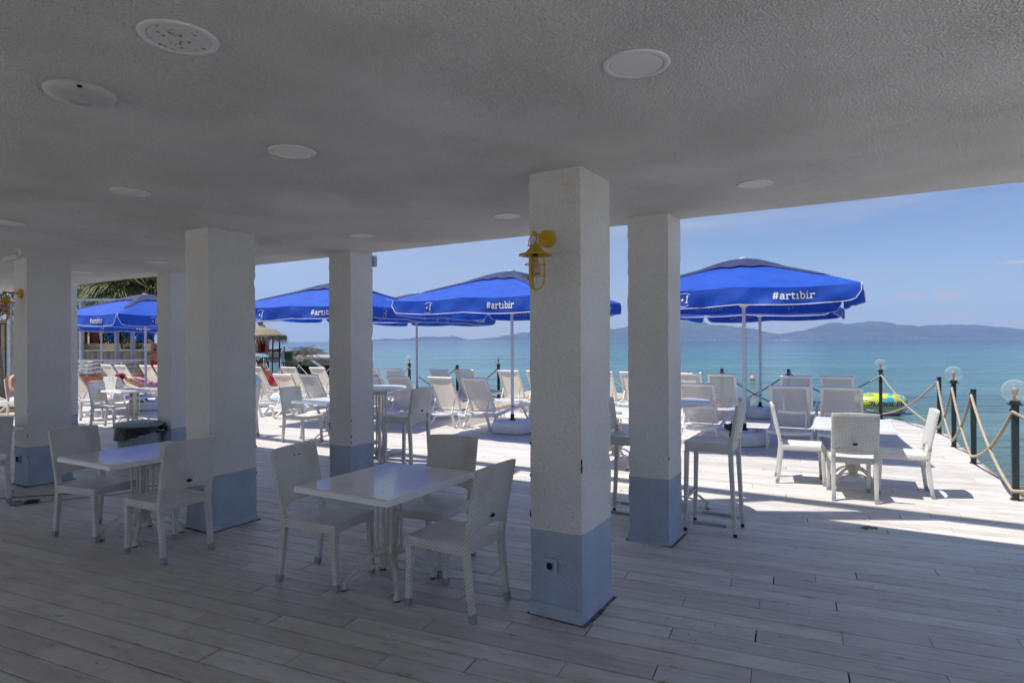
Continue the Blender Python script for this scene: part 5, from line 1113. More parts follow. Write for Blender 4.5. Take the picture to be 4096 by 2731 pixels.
# fence with beige wall at far left
t=thing('bar_fence','fence of dark vertical bars before a beige wall at the far left','fence',(-21,26.2,0))
for k in range(22): 
    m=MB(); m.box((-3.2+k*.215,0,1.28),(.045,.03,2.5)); m.obj('bar',M_post,t)
for z in (.25,2.5): m=MB(); m.box((-1,.0,z),(4.8,.05,.05)); m.obj('rail',M_post,t)
t=thing('garden_wall','beige rendered garden wall with a white ledge behind the bar fence','wall',(-21,27.3,0))
m=MB(); m.box((-1.5,.3,1.35),(7,.5,2.7)); m.obj('body',M_beige,t); m=MB(); m.box((-1.5,.05,.55),(7,.06,1.1)); m.obj('stone_base',M_stone,t)
m=MB(); m.box((-1.5,.2,2.78),(7.2,.7,.16)); m.obj('ledge',M_white,t); m=MB(); m.box((-1.5,.05,2.62),(7.1,.3,.14)); m.obj('soffit',M_lumber,t)
# shaggy trunk at far left
def shag(m,h,r0,r1,n,seed,base=(0,0,0)):
    rr=random.Random(seed)
    for i in range(n):
        z=h*rr.random(); a=rr.random()*2*PI; r=r0+(r1-r0)*z/h; d=Vector((math.cos(a),math.sin(a),0)); p=Vector(base)+d*r*.93+Vector((0,0,z)); l=rr.uniform(.10,.30); sd=Vector((-d.y,d.x,0))*rr.uniform(.008,.025)
        q=p+d*rr.uniform(.02,.09)+Vector((rr.uniform(-.04,.04),rr.uniform(-.04,.04),-l if rr.random()<.8 else l*.3)); m.add([p-sd,p+sd,q],[(0,1,2)])
t=thing('palm_tree','shaggy grey palm trunk at the far left edge','palm tree',(-12.95,15.6,0))
m=MB(); m.lathe([(.30,0),(.26,.4),(.22,1.0),(.17,1.6),(.10,2.05),(.02,2.15)],18); shag(m,1.95,.28,.13,900,3); m.obj('trunk',pm('grey_shaggy_trunk',(.10,.08,.06),.95,.4,20,base2=(.28,.24,.20),bump=1,bscale=40,bdist=.02),t,weld=False)
m=MB(); m.lathe([(.8,0),(.75,.07),(0,.08)],20); m.obj('root_mound',M_trunk,t)
# fan palm with drooping crown
def frond_mesh(seed,mat):
    rr=random.Random(seed); m=MB(); n=30; L=.95
    m.bar([(0,0,0),(.35,0,.10),(.75,0,.08)],[.035,.025,.02],.015)
    O=Vector((.75,0,.08))
    for i in range(n):
        a=rad(-115+230*i/(n-1)); l=L*(1-.25*abs(math.sin(a))**2)*rr.uniform(.85,1.1); P=[]
        for q in (0,.25,.5,.75,1.0):
            rr_=l*q; P.append(O+Vector((math.cos(a)*rr_*.9,math.sin(a)*rr_*.85,.08*q-(.85*q**1.9)*l*rr.uniform(.7,1.35))))
        w_=[.018,.050,.046,.028,.005]; vs=[]
        for p,ww in zip(P,w_):
            s=Vector((-math.sin(a),math.cos(a),0))*ww/2; vs+=[p-s,p-Vector((0,0,ww*.28)),p+s]
        m.add(vs,[(k*3+j,k*3+j+1,(k+1)*3+j+1,(k+1)*3+j) for k in range(4) for j in range(2)])
    return m.mesh('frond',mat,smooth='all')
FM=[frond_mesh(s,M_palm) for s in (1,2,3)]+[frond_mesh(9,M_palmdry)]
pt=W(495,1385,30); t=thing('palm_tree','thick fan palm with a wide drooping crown above the left gap','palm tree',(pt.x,30,1.2))
m=MB(); m.lathe([(.30,0),(.34,.4),(.30,1.0),(.26,1.9),(.28,2.4),(.12,2.9)],18)
rr=random.Random(5)
for i in range(300):
    z=2.6*rr.random(); a=rr.random()*2*PI; d=Vector((math.cos(a),math.sin(a),0)); p=d*.28+Vector((0,0,z)); sd=Vector((-d.y,d.x,0))*.05; q=p+d*.10+Vector((0,0,.16)); m.add([p-sd,p+sd,q+sd*.5,q-sd*.5],[(0,1,2,3)])
shag(m,1.2,.34,.34,200,8); m.obj('trunk',M_trunk,t,weld=False)
for i in range(260):
    el=rad(rr.choice([rr.uniform(-75,-20),rr.uniform(-50,15),rr.uniform(0,70)])); az=rr.random()*2*PI
    dry=(el<rad(-30) and rr.random()<.6) or rr.random()<.12
    o=link('frond',FM[3 if dry else rr.randrange(3)],t); o.location=(.15*math.cos(az),.15*math.sin(az),2.75+.35*math.sin(el)+rr.uniform(-.15,.15)); o.rotation_euler=Euler((rr.uniform(-.4,.4),-el,az),'XYZ'); s=rr.uniform(.85,1.2); o.scale=(s,s,s)
# second lower palm cluster making the crown wider
t2=thing('palm_tree','second fan palm merging with the crown on its right side','palm tree',(pt.x+1.7,31,1.6))
m=MB(); m.lathe([(.22,0),(.22,1.5),(.18,2.4),(.1,2.7)],14); shag(m,2.3,.24,.2,200,18); m.obj('trunk',M_trunk,t2,weld=False)
for i in range(70):
    el=rad(rr.choice([rr.uniform(-70,-20),rr.uniform(-40,20),rr.uniform(0,70)])); az=rr.random()*2*PI
    o=link('frond',FM[3 if rr.random()<.2 else rr.randrange(3)],t2); o.location=(0,0,2.5+.3*math.sin(el)); o.rotation_euler=Euler((rr.uniform(-.4,.4),-el,az),'XYZ'); s=rr.uniform(1,1.3); o.scale=(s,s,s)
# tarps
def tarp(X0,X1,Y0,Y1,D,label,seed,pts=None):
    a=W(X0,Y1,D); b=W(X1,Y0,D); rr=random.Random(seed); ph=[rr.random()*6 for _ in range(5)]
    m=MB()
    def fn(u,v):
        x=a.x+(b.x-a.x)*u; ztop=b.z-(.10*math.sin(u*PI)); k=pts(u) if pts else 1
        return (x+.05*math.sin(v*5+ph[3]),D+.10*math.sin(u*17+ph[0]+v*2)+.07*math.sin(u*31+ph[1]-v*3)+.05*math.sin(v*13+ph[2]+u*5),ztop-(ztop-a.z)*v*k)
    m.grid(fn,36,24); o=m.obj('tarpaulin',M_tarp,smooth='all'); tag(o,label,'tarpaulin')
tarp(532,624,1300,1408,28.2,'large creased blue tarpaulin behind the man in red shorts',2,lambda u:.55+.45*math.sin(min(1,u*1.6)*PI/2)**2-.25*max(0,u-.6))
tarp(437,462,1318,1374,28.4,'small creased blue tarpaulin left of the thick palm trunk',6,lambda u:1)
tarp(500,531,1318,1362,28.6,'narrow strip of blue tarpaulin right of the thick palm trunk',7,lambda u:.5+.5*u)
t=thing('bush','small green bush at the foot of the palm between the steel posts','bush',(W(520,1385,27.9).x,27.9,1.5))
ms=leaves('','','',[((0,0,.1),(.42,.3,.32)),((.4,0,-.05),(.3,.25,.2))],700,.10,[M_leaf],15); ms[0].obj('leaves',M_leaf,t,weld=False); m=MB(); m.tube([(0,0,-.3),(0,0,.1)],.02,5); m.obj('stem',M_trunk,t)
# brown planters
t=thing('planter_box','long low brown planter box behind the left gap loungers','planter',(-13.7,20.9,0),rad(-8))
m=MB(); m.box((0,0,.29),(3.3,.05,.58)); m.box((0,.6,.29),(3.3,.05,.58)); m.box((-1.65,.3,.29),(.05,.6,.58)); m.box((1.65,.3,.29),(.05,.6,.58)); m.obj('panel',M_brownpot,t)
m=MB(); m.box((0,.3,.50),(3.24,.56,.04)); m.obj('soil',M_trunk,t)
m=MB(); rr=random.Random(2)
for i in range(60): x=rr.uniform(-1.5,1.5); m.box((x,.3+rr.uniform(-.2,.2),.60+rr.uniform(-.03,.08)),(rr.uniform(.3,.8),.03,.02),rr.uniform(-.5,.5),0,rr.uniform(-.15,.15))
m.obj('dry_sticks',M_lumber,t)
# ------------------------------------------------------------ hut, jetty and shore in the middle left gap
t=thing('thatched_hut','round thatched beach hut roof on thin posts beside the wide pillar','hut',(-14.2,33,-.3)); L0=Vector((-14.2,33,-.3))
p=W(1045,1300,33)-L0
cx=p.x; rt=[W(1090,0,33).x-L0.x,W(1117,0,33.5).x-L0.x,W(985,0,32).x-L0.x,W(960,0,34).x-L0.x]
m=MB(); rr=random.Random(21)
zt=(W(1045,1308,33)-L0).z; ze=(W(1045,1345,33)-L0).z; R_=1.25
m.lathe([(.05,zt+.02),(R_*.55,zt-.12),(R_,ze+.02),(R_*1.0,ze-.02),(.1,zt-.2)],28,(cx,0,0))
for lay_ in range(5):
    for i in range(260):
        a=rr.random()*2*PI; q=.25+.75*(lay_+rr.random())/5; r=R_*q; z=zt-(zt-ze)*q**1.4; d=Vector((math.cos(a),math.sin(a),0)); pp=Vector((cx,0,z+.03))+d*r; l=rr.uniform(.18,.42); sd=Vector((-d.y,d.x,0))*rr.uniform(.012,.03)
        e=pp+d*l*.45+Vector((rr.uniform(-.05,.05),0,-l*(.55+.5*q))); m.add([pp-sd,pp+sd,e],[(0,1,2)])
for i in range(520):
    a=rr.random()*2*PI; d=Vector((math.cos(a),math.sin(a),0)); pp=Vector((cx,0,ze+.06))+d*R_*rr.uniform(.93,1.02); l=rr.uniform(.28,.55); sd=Vector((-d.y,d.x,0))*rr.uniform(.012,.028); e=pp+d*.10+Vector((rr.uniform(-.07,.07),0,-l)); m.add([pp-sd,pp+sd,e],[(0,1,2)])
m.obj('thatch_roof',M_thatch,t,weld=False)
m=MB(); m.sphere((cx-.05,0,zt+.24),(.15,.15,.16),12,8); m.lathe([(.20,zt-.02),(.10,zt+.14)],12,(cx+.05,0,0)); m.obj('roof_knot',M_thatch,t)
for x,y in zip(rt,(0,.5,-.8,.9)): m=MB(); m.tube([(x,y,0),(x+.02,y,ze+.05)],.04,7); m.obj('post',M_darkwood,t)
# fridge
p=W(1052,1412,36); t=thing('drinks_cabinet','red drinks cabinet with a dark door opening under the thatched hut','cabinet',(p.x-.05,36,p.z))
m=MB(); m.box((-.13,0,.36),(.26,.5,.74)); m.obj('side_panel',M_redbox,t); m=MB(); m.box((.14,.02,.36),(.26,.46,.72)); m.obj('opening',M_dark,t); m=MB(); m.box((.285,0,.36),(.03,.5,.74)); m.box((.0,0,.745),(.6,.5,.03)); m.obj('frame',M_redbox,t)
p=W(1020,1405,35.5); t=thing('drinks_shelf','dark shelf of small white cups beside the red cabinet','shelf',(p.x-.3,35.5,p.z))
m=MB(); m.box((0,0,.0),(.9,.4,.12)); m.box((0,0,.22),(.9,.4,.05)); m.box((0,.1,.42),(.9,.2,.03)); m.obj('board',M_wood,t)
m=MB(); [m.lathe([(.03,.45),(.05,.53)],8,(-.3+k*.12,0,0)) for k in range(6)]; m.obj('cups',M_white,t)
# sandy bank
m=MB(); a=W(1000,1412,37); 
m.add([(-30,29,-.5),(-12.4,29.5,-.55),(-12.3,32.5,-.2),(-15.2,37.5,.3),(-30,38,.45)],[(0,1,2,3,4)]); o=m.obj('beach_sand',M_sand); tag(o,'sandy bank under the thatched hut','sand',kind='structure')
m=MB()
for i in range(26):
    m.box((W(1020+rr.random()*45,0,34).x,34+rr.random()*.4,.62+rr.random()*.16),(rr.uniform(.05,.12),.1,rr.uniform(.06,.16)),rr.random(),0,rr.random())
o=m.obj('white_bags',M_wbag); tag(o,'row of crumpled white bags behind the dark railing','bags',kind='stuff')
# dark railings
def railing(a,b,n,h,label,mat=M_post):
    a=Vector(a); b=Vector(b); d=b-a; t=thing('railing',label,'railing',a,math.atan2(d.y,d.x)); L=Vector((d.x,d.y,0)).length
    for z in (.12,h): m=MB(); m.bar([(0,0,z),(L,0,z+d.z)],.04,.04); m.obj('rail',mat,t)
    for i in range(n): m=MB(); x=L*i/(n-1); m.box((x,0,h/2+.05+d.z*i/(n-1)),(.035 if i%6 else .06,.02,h)); m.obj('bar',mat,t)
railing((W(1018,0,29).x,29,-.10),(W(1116,0,29).x,29,-.12),13,1.05,'dark iron railing in front of the thatched hut')
railing((W(1118,0,29).x,29.2,.25),(W(1140,0,36).x,36,.55),9,.95,'grey slatted railing climbing towards the jetty',M_steel)
m=MB(); p=W(1120,1420,33); m.prism([(-.19,-.17),(.19,-.17),(.16,.17),(-.16,.17)],0,.42); m.box((0,0,.45),(.44,.4,.05)); o=m.obj('wheelie_bin',M_green); o.location=(p.x-.05,34.5,.68); tag(o,'green wheeled bin by the jetty railing','bin')
o=None; m=MB(); m.tube([(0,0,0),(0,.25,0)],.30,20); m.tube([(0,-.03,0),(0,.0,0)],.16,14); o=m.obj('white_drum',M_white); o.location=(W(1094,0,34).x,34,.85); tag(o,'white round drum beside the green bin','drum')
# jetty
t=thing('jetty','old jetty with a rusty skirt and black shade block beneath, piled with timber','jetty',(-13.6,38,0)); L0=Vector((-13.6,38,0))
a=W(1138,1432,38)-L0; 
m=MB(); m.prism([(a.x,0),(a.x+3.3,-.2),(a.x+3.5,6.5),(a.x-1.0,7)],.60,.72); m.obj('deck',M_conc,t)
m=MB()
for k in range(16): x=a.x+.02+k*.2; m.box((x+.1,-.02-.022*k*.5-.01*(k%2),.42),(.195,.03,.36-.02*(k%3)))
m.obj('rusty_skirt',M_rust,t)
m=MB(); m.box((a.x+1.65,1.1,-.35),(3.4,1.9,1.85)); m.obj('underside_shade',M_dark,t)  # solid black box standing in for the shade under the jetty deck
for k in range(4):
    m=MB(); x=a.x+.3+k*.85; m.tube([(x,.35,-1.2),(x,.35,.6)],.06,8); m.obj('pile',M_rust,t)
for k in range(4):
    m=MB(); x=a.x+1.0+k*.75; m.tube([(x,5.9-.3*k*.2,.7),(x,5.9-.3*k*.2,1.75)],.035,6); m.obj('rail_post',M_steel,t)
m=MB(); m.tube([(a.x+2,5.5,1.2),(a.x+3.5,5.4,1.2)],.02,5); m.obj('rail',M_steel,t)
for X in (1238,1243,1248): 
    m=MB(); q=W(X,1428,38)-L0; m.tube([(q.x,.1,.6),(q.x,.1,1.35)],.025,6); m.obj('rail_post',M_steel,t)
t=thing('jetty_ladder','grey sloping gangway with handrails down from the jetty into the water','gangway',(W(1248,0,37.6).x,37.6,0))
m=MB(); m.bar([(0,0,.55),(.75,-.1,.05)],.5,.06); m.obj('step_board',M_steel,t)
for s,o_ in ((0,.0),(0,.35)): m=MB(); m.tube([(.05,-.1,1.05-o_),(1.0,-.2,.40-o_)],.015,5); m.obj('handrail',M_post,t)
rr=random.Random(31)
for k in range(70):
    X=rr.uniform(1150,1260); z=.80+max(0,rr.random()*.55*(1-abs(X-1215)/80)); m=MB(); D=rr.uniform(38.4,41); L_=rr.uniform(.7,2.2)
    m.box((0,0,0),(L_,.09,.035)); o=m.obj('timber',M_lumber,None); o.location=(W(X,0,D).x,D,z); o.rotation_euler=(0,rr.uniform(-.28,.05),rr.uniform(-.4,.3)); tag(o,'loose grey timber in the tangled pile on the old jetty','timber','timbers piled on the old jetty')
m=MB(); m.grid(lambda u,v:(W(1168,0,41.5).x+.9*u,41.5+v*.6,1.28+.10*math.sin(PI*u)*math.sin(PI*v)+.03*math.sin(u*15)),14,5); o=m.obj('tarpaulin',M_tarp,smooth='all'); tag(o,'light blue sheet lying on the timber pile of the jetty','tarpaulin')
m=MB(); rr=random.Random(33)
for k in range(40): m.box((W(1075+rr.random()*30,0,37).x,37+rr.random(),.95+rr.random()*.3),(rr.uniform(.5,1.0),.08,.03),rr.uniform(-.4,.4),0,rr.uniform(-.2,.2))
o=m.obj('plank_heap',M_wood); tag(o,'heap of reddish brown planks behind the hut post','planks',kind='stuff')
# ------------------------------------------------------------ people
def skin_body(name,P,E_,R_,mat,parent,sub=2,root=0):
    me=bpy.data.meshes.new(name); me.from_pydata([tuple(p) for p in P],E_,[]); o=bpy.data.objects.new(name,me); COL.objects.link(o)
    md=o.modifiers.new('s','SKIN'); md.use_smooth_shade=True
    sk=me.skin_vertices[0].data
    for i,r in enumerate(R_): sk[i].radius=(r,r) if not isinstance(r,tuple) else r
    sk[root].use_root=True
    s2=o.modifiers.new('u','SUBSURF'); s2.levels=sub; s2.render_levels=sub
    dg=bpy.context.evaluated_depsgraph_get(); ev=o.evaluated_get(dg); nm=bpy.data.meshes.new_from_object(ev); bpy.data.objects.remove(o)
    nm.materials.clear(); nm.materials.append(mat)
    for p in nm.polygons: p.use_smooth=True
    return link(name,nm,parent)
# man in red shorts, standing, head bent to the left looking at his hands (faces -x)
t=thing('person','bare-chested man in red shorts standing with head bent, behind the left gap loungers','person',(px(614)*24+.06,24,.0),rad(50),None)
S=1.07
def sc_(P): return [Vector(p)*S for p in P]
P=sc_([(0,0,.93),(0,0,1.12),(.02,0,1.30),(.0,0,1.44),(-.07,0,1.53),(-.12,0,1.62),  # 0-5 spine, neck, head base
(0,.10,.90),(.0,.11,.50),(.03,.11,.09),(-.10,.12,.04), (0,-.10,.90),(-.02,-.11,.50),(.0,-.11,.09),(-.13,-.12,.04),
(.0,.19,1.42),(.03,.25,1.16),(-.20,.16,1.12),(-.27,.10,1.15),(.0,-.19,1.42),(.02,-.26,1.16),(-.22,-.17,1.12),(-.29,-.08,1.15)])
Ed=[(0,1),(1,2),(2,3),(3,4),(4,5),(0,6),(6,7),(7,8),(8,9),(0,10),(10,11),(11,12),(12,13),(3,14),(14,15),(15,16),(16,17),(3,18),(18,19),(19,20),(20,21)]
Rr=[(.15,.11),(.15,.105),(.17,.12),(.12,.09),.055,.06,.095,.06,.042,.035,.095,.06,.042,.035,.06,.045,.034,.03,.06,.045,.034,.03]
b=skin_body('body',P,Ed,[tuple(x*S for x in r) if isinstance(r,tuple) else r*S for r in Rr],M_skin,t)
m=MB(); c=Vector((-.155,0,1.66))*S; m.sphere(c,(.095,.078,.115),16,12); m.sphere(c+Vector((-.095,0,-.02)),(.018,.014,.024),8,6); m.sphere(c+Vector((0,.08,-.01)),(.02,.012,.03),6,5); m.sphere(c+Vector((0,-.08,-.01)),(.02,.012,.03),6,5); h=m.obj('head',M_skin,t,smooth='all')
m=MB(); m.sphere(c+Vector((.015,0,.025)),(.10,.083,.108),14,9); hh_=m.obj('hair',M_hair,t,smooth='all')
for s in (-1,1):
    for k in range(4):
        m=MB(); bs=Vector((-.275,s*.09,1.15))*S; m.tube([bs+Vector((0,s*(-.02+.014*k),0)),bs+Vector((-.045,-s*.01+s*.014*(k-1.5),.01)),bs+Vector((-.07,-s*.02+s*.013*(k-1.5),-.01))],[.010,.009,.007],6); m.obj('finger',M_skin,t,smooth='all')
m=MB(); m.box((-.36,0,1.20*S),(.02,.08,.14)); m.obj('phone',M_badge,t)
P=sc_([(0,0,.98),(0,0,.86),(0,.10,.80),(.0,.115,.55),(0,-.10,.80),(-.01,-.115,.55)]); skin_body('shorts',P,[(0,1),(1,2),(2,3),(1,4),(4,5)],[(.175*S,.135*S),(.185*S,.145*S),.125*S,.115*S,.125*S,.115*S],M_red,t)
# sleeping woman on the lowered lounger; local +x towards feet, lounger heading 52
t=thing('person','woman in a patterned headscarf and pink and white dress asleep on the lowered lounger','person',(-10.45+.03*HX,17.0+.03*HY,0),rad(52))
P=[Vector(p) for p in ((.62,0,.47),(.42,0,.53),(.18,0,.63),(.02,0,.70),(-.08,0,.75),(.70,.10,.46),(1.08,.13,.66),(1.45,.12,.44),(1.60,.13,.50),(.70,-.10,.46),(1.12,-.10,.50),(1.50,-.09,.44),(1.64,-.09,.50),(.06,.20,.66),(.30,.26,.52),(.52,.16,.58),(.06,-.20,.66),(.30,-.27,.52),(.50,-.14,.60))]
skin_body('body',P,[(0,1),(1,2),(2,3),(3,4),(0,5),(5,6),(6,7),(7,8),(0,9),(9,10),(10,11),(11,12),(3,13),(13,14),(14,15),(3,16),(16,17),(17,18)],[(.17,.13),(.16,.13),(.17,.12),.08,.05,.10,.07,.045,.03,.10,.07,.045,.03,.06,.045,.03,.06,.045,.03],M_skin2,t)
P=[Vector(p) for p in ((.66,0,.485),(.42,0,.545),(.18,0,.645),(.05,0,.70),(.74,.10,.47),(1.06,.13,.65),(.74,-.10,.47),(1.08,-.10,.51))]
skin_body('dress',P,[(0,1),(1,2),(2,3),(0,4),(4,5),(0,6),(6,7)],[(.21,.15),(.20,.16),(.195,.14),.09,.13,.10,.13,.10],M_scarf2,t)
m=MB(); m.sphere((-.17,0,.80),(.115,.085,.095),16,12); m.sphere((-.15,0,.895),(.022,.014,.018),8,6); m.obj('head',M_skin2,t,smooth='all')
m=MB(); m.sphere((-.205,0,.785),(.125,.11,.105),14,10); m.obj('headscarf',M_scarf,t,smooth='all')
# sunbather on the far lounger of the middle left gap
t=thing('person','sunbather with bent bare legs on the far lounger by the wide pillar','person',(-7.30+.03*HX,17.7+.03*HY,0),rad(62))
P=[Vector(p) for p in ((.66,0,.47),(.48,0,.58),(.33,0,.78),(.24,0,.92),(.20,0,1.0),(.74,.10,.46),(1.05,.12,.80),(1.30,.12,.42),(1.42,.12,.40),(.74,-.10,.46),(1.10,-.13,.72),(1.36,-.12,.42),(1.48,-.12,.40),(.28,.20,.86),(.50,.26,.68),(.72,.18,.80),(.28,-.20,.86),(.50,-.26,.68),(.72,-.18,.80))]
skin_body('body',P,[(0,1),(1,2),(2,3),(3,4),(0,5),(5,6),(6,7),(7,8),(0,9),(9,10),(10,11),(11,12),(3,13),(13,14),(14,15),(3,16),(16,17),(17,18)],[(.16,.13),(.15,.12),(.16,.11),.07,.05,.10,.07,.045,.03,.10,.07,.045,.03,.055,.042,.03,.055,.042,.03],M_skin,t)
m=MB(); m.sphere((.20,0,1.10),(.09,.075,.11),16,12); m.sphere((.29,0,1.09),(.018,.014,.022),8,6); m.obj('head',M_skin,t,smooth='all'); m=MB(); m.sphere((.18,0,1.13),(.098,.085,.10),14,9); m.obj('hair',M_hair,t,smooth='all')
skin_body('swimsuit',[Vector((.70,0,.475)),Vector((.48,0,.59)),Vector((.34,0,.79))],[(0,1),(1,2)],[(.17,.14),(.165,.13),(.17,.12)],M_red,t)
# woman with brown hair seated in the far left wicker chair
t=thing('person','woman with tied up brown hair seated in the far left wicker chair','person',(-10.45,13.45,0),rad(-18))
P=[Vector(p) for p in ((-.08,0,.54),(-.12,0,.72),(-.17,0,.90),(-.19,0,1.0),(-.19,0,1.07),(.0,.09,.53),(.30,.10,.53),(.32,.10,.12),(.42,.10,.05),(.0,-.09,.53),(.30,-.10,.53),(.32,-.10,.12),(.42,-.10,.05),(-.16,.19,.95),(-.05,.25,.72),(.16,.16,.62),(-.16,-.19,.95),(-.05,-.25,.72),(.16,-.16,.62))]
skin_body('body',P,[(0,1),(1,2),(2,3),(3,4),(0,5),(5,6),(6,7),(7,8),(0,9),(9,10),(10,11),(11,12),(3,13),(13,14),(14,15),(3,16),(16,17),(17,18)],[(.15,.13),(.13,.10),(.15,.10),.07,.045,.09,.065,.045,.03,.09,.065,.045,.03,.05,.04,.03,.05,.04,.03],M_skin2,t)
m=MB(); m.sphere((-.17,0,1.17),(.09,.075,.11),16,12); m.sphere((-.08,0,1.16),(.018,.014,.022),8,6); m.obj('head',M_skin2,t,smooth='all'); m=MB(); m.sphere((-.195,0,1.19),(.10,.086,.105),14,9); m.sphere((-.28,0,1.21),.055,10,8); m.obj('hair',M_hairb,t,smooth='all')
skin_body('dress',[Vector((.0,0,.545)),Vector((-.12,0,.73)),Vector((-.165,0,.90))],[(0,1),(1,2)],[(.19,.14),(.15,.12),(.16,.115)],M_scarf2,t)
# ------------------------------------------------------------ loose things
# carrier bag on the chair back
t=thing('carrier_bag','translucent white carrier bag hung on a wicker chair back in the left gap','bag',(-9.15,13.80,0),rad(-112))
m=MB()
def bagf(u,v):
    a=2*PI*u; w_=.19+.03*math.sin(v*PI)+.008*math.sin(a*5+v*9); d_=.04+.09*v**.7; z=.90-.52*v
    return (-.39-d_*.8+ d_*math.cos(a)*.8,w_*math.sin(a)*(.9+.12*v)+.006*math.sin(v*20),z+.012*math.sin(a*3))
m.grid(bagf,30,12); m.add([bagf(k/12,1) for k in range(12)],[tuple(range(12))]); m.obj('sack',M_wbag,t,smooth='all')
m=MB(); m.sphere((-.50,0,.44),(.08,.15,.06),10,7); m.obj('contents',pm('pink_contents',(.55,.16,.2),.7),t,smooth='all')
m=MB(); m.tube([(-.36,.08,.88),(-.33,.06,.955),(-.29,.04,.90)],.008,6); m.tube([(-.36,-.08,.88),(-.33,-.06,.955),(-.29,-.04,.90)],.008,6); m.obj('handle',M_wbag,t)
# bin with bag
t=thing('litter_bin','round grey ribbed bin with a lid and a black bag hanging over its rim','bin',(-5.27,8.85,0)); t.scale=(1,1,.88)
m=MB(); n=36; vs=[];prof=[(.235,0),(.24,.02),(.275,.36),(.285,.60)]
for r,z in prof:
    for k in range(n): rr_=r*(1+(.018 if k%6==0 else 0)); vs.append((rr_*math.cos(2*PI*k/n),rr_*math.sin(2*PI*k/n),z))
m.add(vs,[(i*n+k,i*n+(k+1)%n,(i+1)*n+(k+1)%n,(i+1)*n+k) for i in range(3) for k in range(n)]); m.obj('body',M_bin,t,smooth=True)
m=MB(); rr=random.Random(12)
dr=[.10+.12*max(0,math.cos((k/48)*2*PI-rad(235)))**1.5+rr.uniform(-.015,.02) for k in range(49)]; dr[48]=dr[0]
m.grid(lambda u,v:((.300+.012*math.sin(u*2*PI*7)*v+.006*v)*math.cos(2*PI*u),(.300+.012*math.sin(u*2*PI*7)*v+.006*v)*math.sin(2*PI*u),.605-dr[int(round(u*48))]*v-.0),48,6)
m.box((.325,.02,.575),(.08,.03,.04),.3,.2,.4); m.box((.35,.04,.545),(.03,.03,.06),.6,.3,.1)
m.obj('bin_bag',M_bag,t,smooth='all')
m=MB(); m.lathe([(.30,.60),(.312,.612),(.312,.632),(.295,.642),(.28,.652),(.262,.648),(.25,.66),(.12,.682),(0,.685)],40); m.obj('lid',M_bin,t,smooth=True)
m=MB(); m.bar([(.29,-.06,.54),(.34,-.05,.53),(.34,.05,.53),(.29,.06,.54)],.02,.015,side=(0,0,1)); m.obj('handle',M_bin,t)
# dog leash on the deck
t=thing('dog_leash','grey and black retractable dog lead handle lying on the deck at the left','dog lead',(-5.18,6.60,.0),rad(25))
m=MB(); P=[(-.09,-.02),(-.07,-.045),(.0,-.05),(.04,-.035),(.04,.035),(.0,.05),(-.07,.04)]; m.prism(P,.002,.035); m.obj('housing',M_sandal,t,bevel=.008)
m=MB(); m.tube([(.03,-.025,.02),(.09,-.04,.02),(.14,-.02,.022),(.15,.01,.022),(.12,.03,.02),(.03,.03,.02)],.013,8); m.obj('grip',M_black,t,smooth='all')
m=MB(); m.box((-.03,.0,.037),(.06,.03,.006)); m.obj('brake_button',M_black,t,bevel=.002)
m=MB(); m.tube([(-5.27,6.57,.012),(-5.33,6.63,.02),(-5.38,6.72,.05)],.005,5); m.tube([(-5.05,6.64,.012),(-4.5,6.95,.008),(-3.6,7.55,.008),(-3.3,7.8,.008)],.0045,5); P=[(-5.38+.030*math.cos(k*.6),6.71+.030*math.sin(k*.6),.045+.0035*k) for k in range(24)]; m.tube(P,.005,5)
o=m.obj('leash_cord',pm('blue_grey_cord',(.18,.25,.33),.7),smooth='all'); tag(o,'thin blue grey cord from the dog lead across the deck and round a chair foot','cord')
m=MB(); m.tube([(-6.3,6.9,.006),(-5.6,6.85,.006),(-4.9,7.05,.006),(-4.35,7.35,.006),(-4.2,7.42,.006)],.004,5); m.box((-4.5,7.25,.008),(.06,.02,.014),.5); o=m.obj('thin_cable',M_black); tag(o,'thin dark cable across the deck below the leftmost pillar','cable')
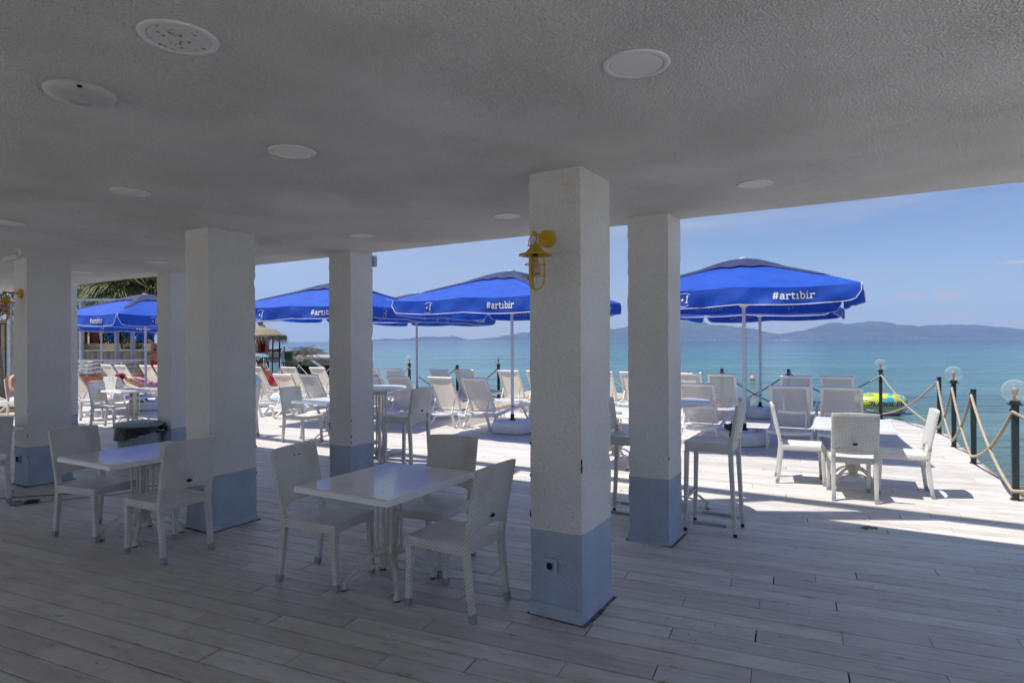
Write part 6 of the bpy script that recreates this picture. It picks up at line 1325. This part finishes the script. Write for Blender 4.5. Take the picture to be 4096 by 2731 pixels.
# small red thing near base, dry tuft, stains
def stain(x,y,rx_,ry_,a,mt,seed,label,nm='stain'):
    rr=random.Random(seed); m=MB(); n=22; P=[]
    for k in range(n):
        q=1+rr.uniform(-.35,.35); P.append((rx_*q*math.cos(2*PI*k/n),ry_*q*math.sin(2*PI*k/n)))
    m.prism(P,.0035,.0055); o=m.obj(nm,mt); o.location=(x,y,0); o.rotation_euler=(0,0,rad(a)); tag(o,label,'stain'); return o
def crumbs(x,y,r,n,mt,seed,label,nm,s=.008):
    rr=random.Random(seed); m=MB()
    for k in range(n):
        a=rr.random()*6.28; q=r*rr.random()**.7; m.box((q*math.cos(a),q*math.sin(a)*.5,.004+s*.3),(s*rr.uniform(.5,2.2),s*rr.uniform(.3,1),s*.7),rr.random()*3)
    o=m.obj(nm,mt,weld=False); o.location=(x,y,0); tag(o,label,'debris',kind='stuff')
crumbs(3.18,5.62,.09,60,pm('dry_grass',(.16,.18,.06),.9),3,'small tuft of dry green debris on the sunlit deck','dry_tuft')
crumbs(.69,9.15,.12,50,M_lumber,4,'sandy brown patch of crumbs on the sunlit deck','sand_crumbs')
crumbs(-.72,3.06,.05,70,pm('charcoal_dirt',(.03,.025,.02),.95),5,'dark crumbly dirt spot on the deck near the bottom','dirt_crumbs',.006)
crumbs(1.1,3.65,.25,14,M_rope,8,'scattered dry specks right of the nearest pillar','dry_specks',.006)
crumbs(-1.0,4.30,.0,1,M_rope,9,'speck on deck','speck',.003)
rr=random.Random(77); m=MB()
for k in range(26): 
    a,b=rr.uniform(-.3,.3),rr.uniform(-.3,.3); q=Matrix.Rotation(rad(-30),3,'Z')@Vector((a,b,0)); m.box((-.80+q.x,4.25+q.y,.7402),(rr.uniform(.003,.012),rr.uniform(.002,.007),.0012),rr.random()*3)
o=m.obj('table_crumbs',M_rope,weld=False); tag(o,'tiny crumbs and chips on the near table top','crumbs',kind='stuff')
# ------------------------------------------------------------ haze
def make_haze():
    m=bpy.data.materials.new('haze'); m.use_nodes=True; N,L=nodes(m); N.remove(N['Principled BSDF']); pv=N.new('ShaderNodeVolumePrincipled'); pv.inputs['Density'].default_value=HAZE; pv.inputs['Color'].default_value=(.36,.57,.95,1); pv.inputs['Anisotropy'].default_value=0.0
    L.new(pv.outputs[0],N['Material Output'].inputs['Volume'])
    b=MB(); b.box((0,(R0+60-660)/2,(600+WZ-1.2)/2),(2*R0+120,R0+60+660,600-WZ+1.2)); 
    o=b.obj('haze',m); o['kind']='stuff'; tag(o,'pale sea haze over the bay','haze'); return o
HAZE=6.5e-5
if HAZE: make_haze()
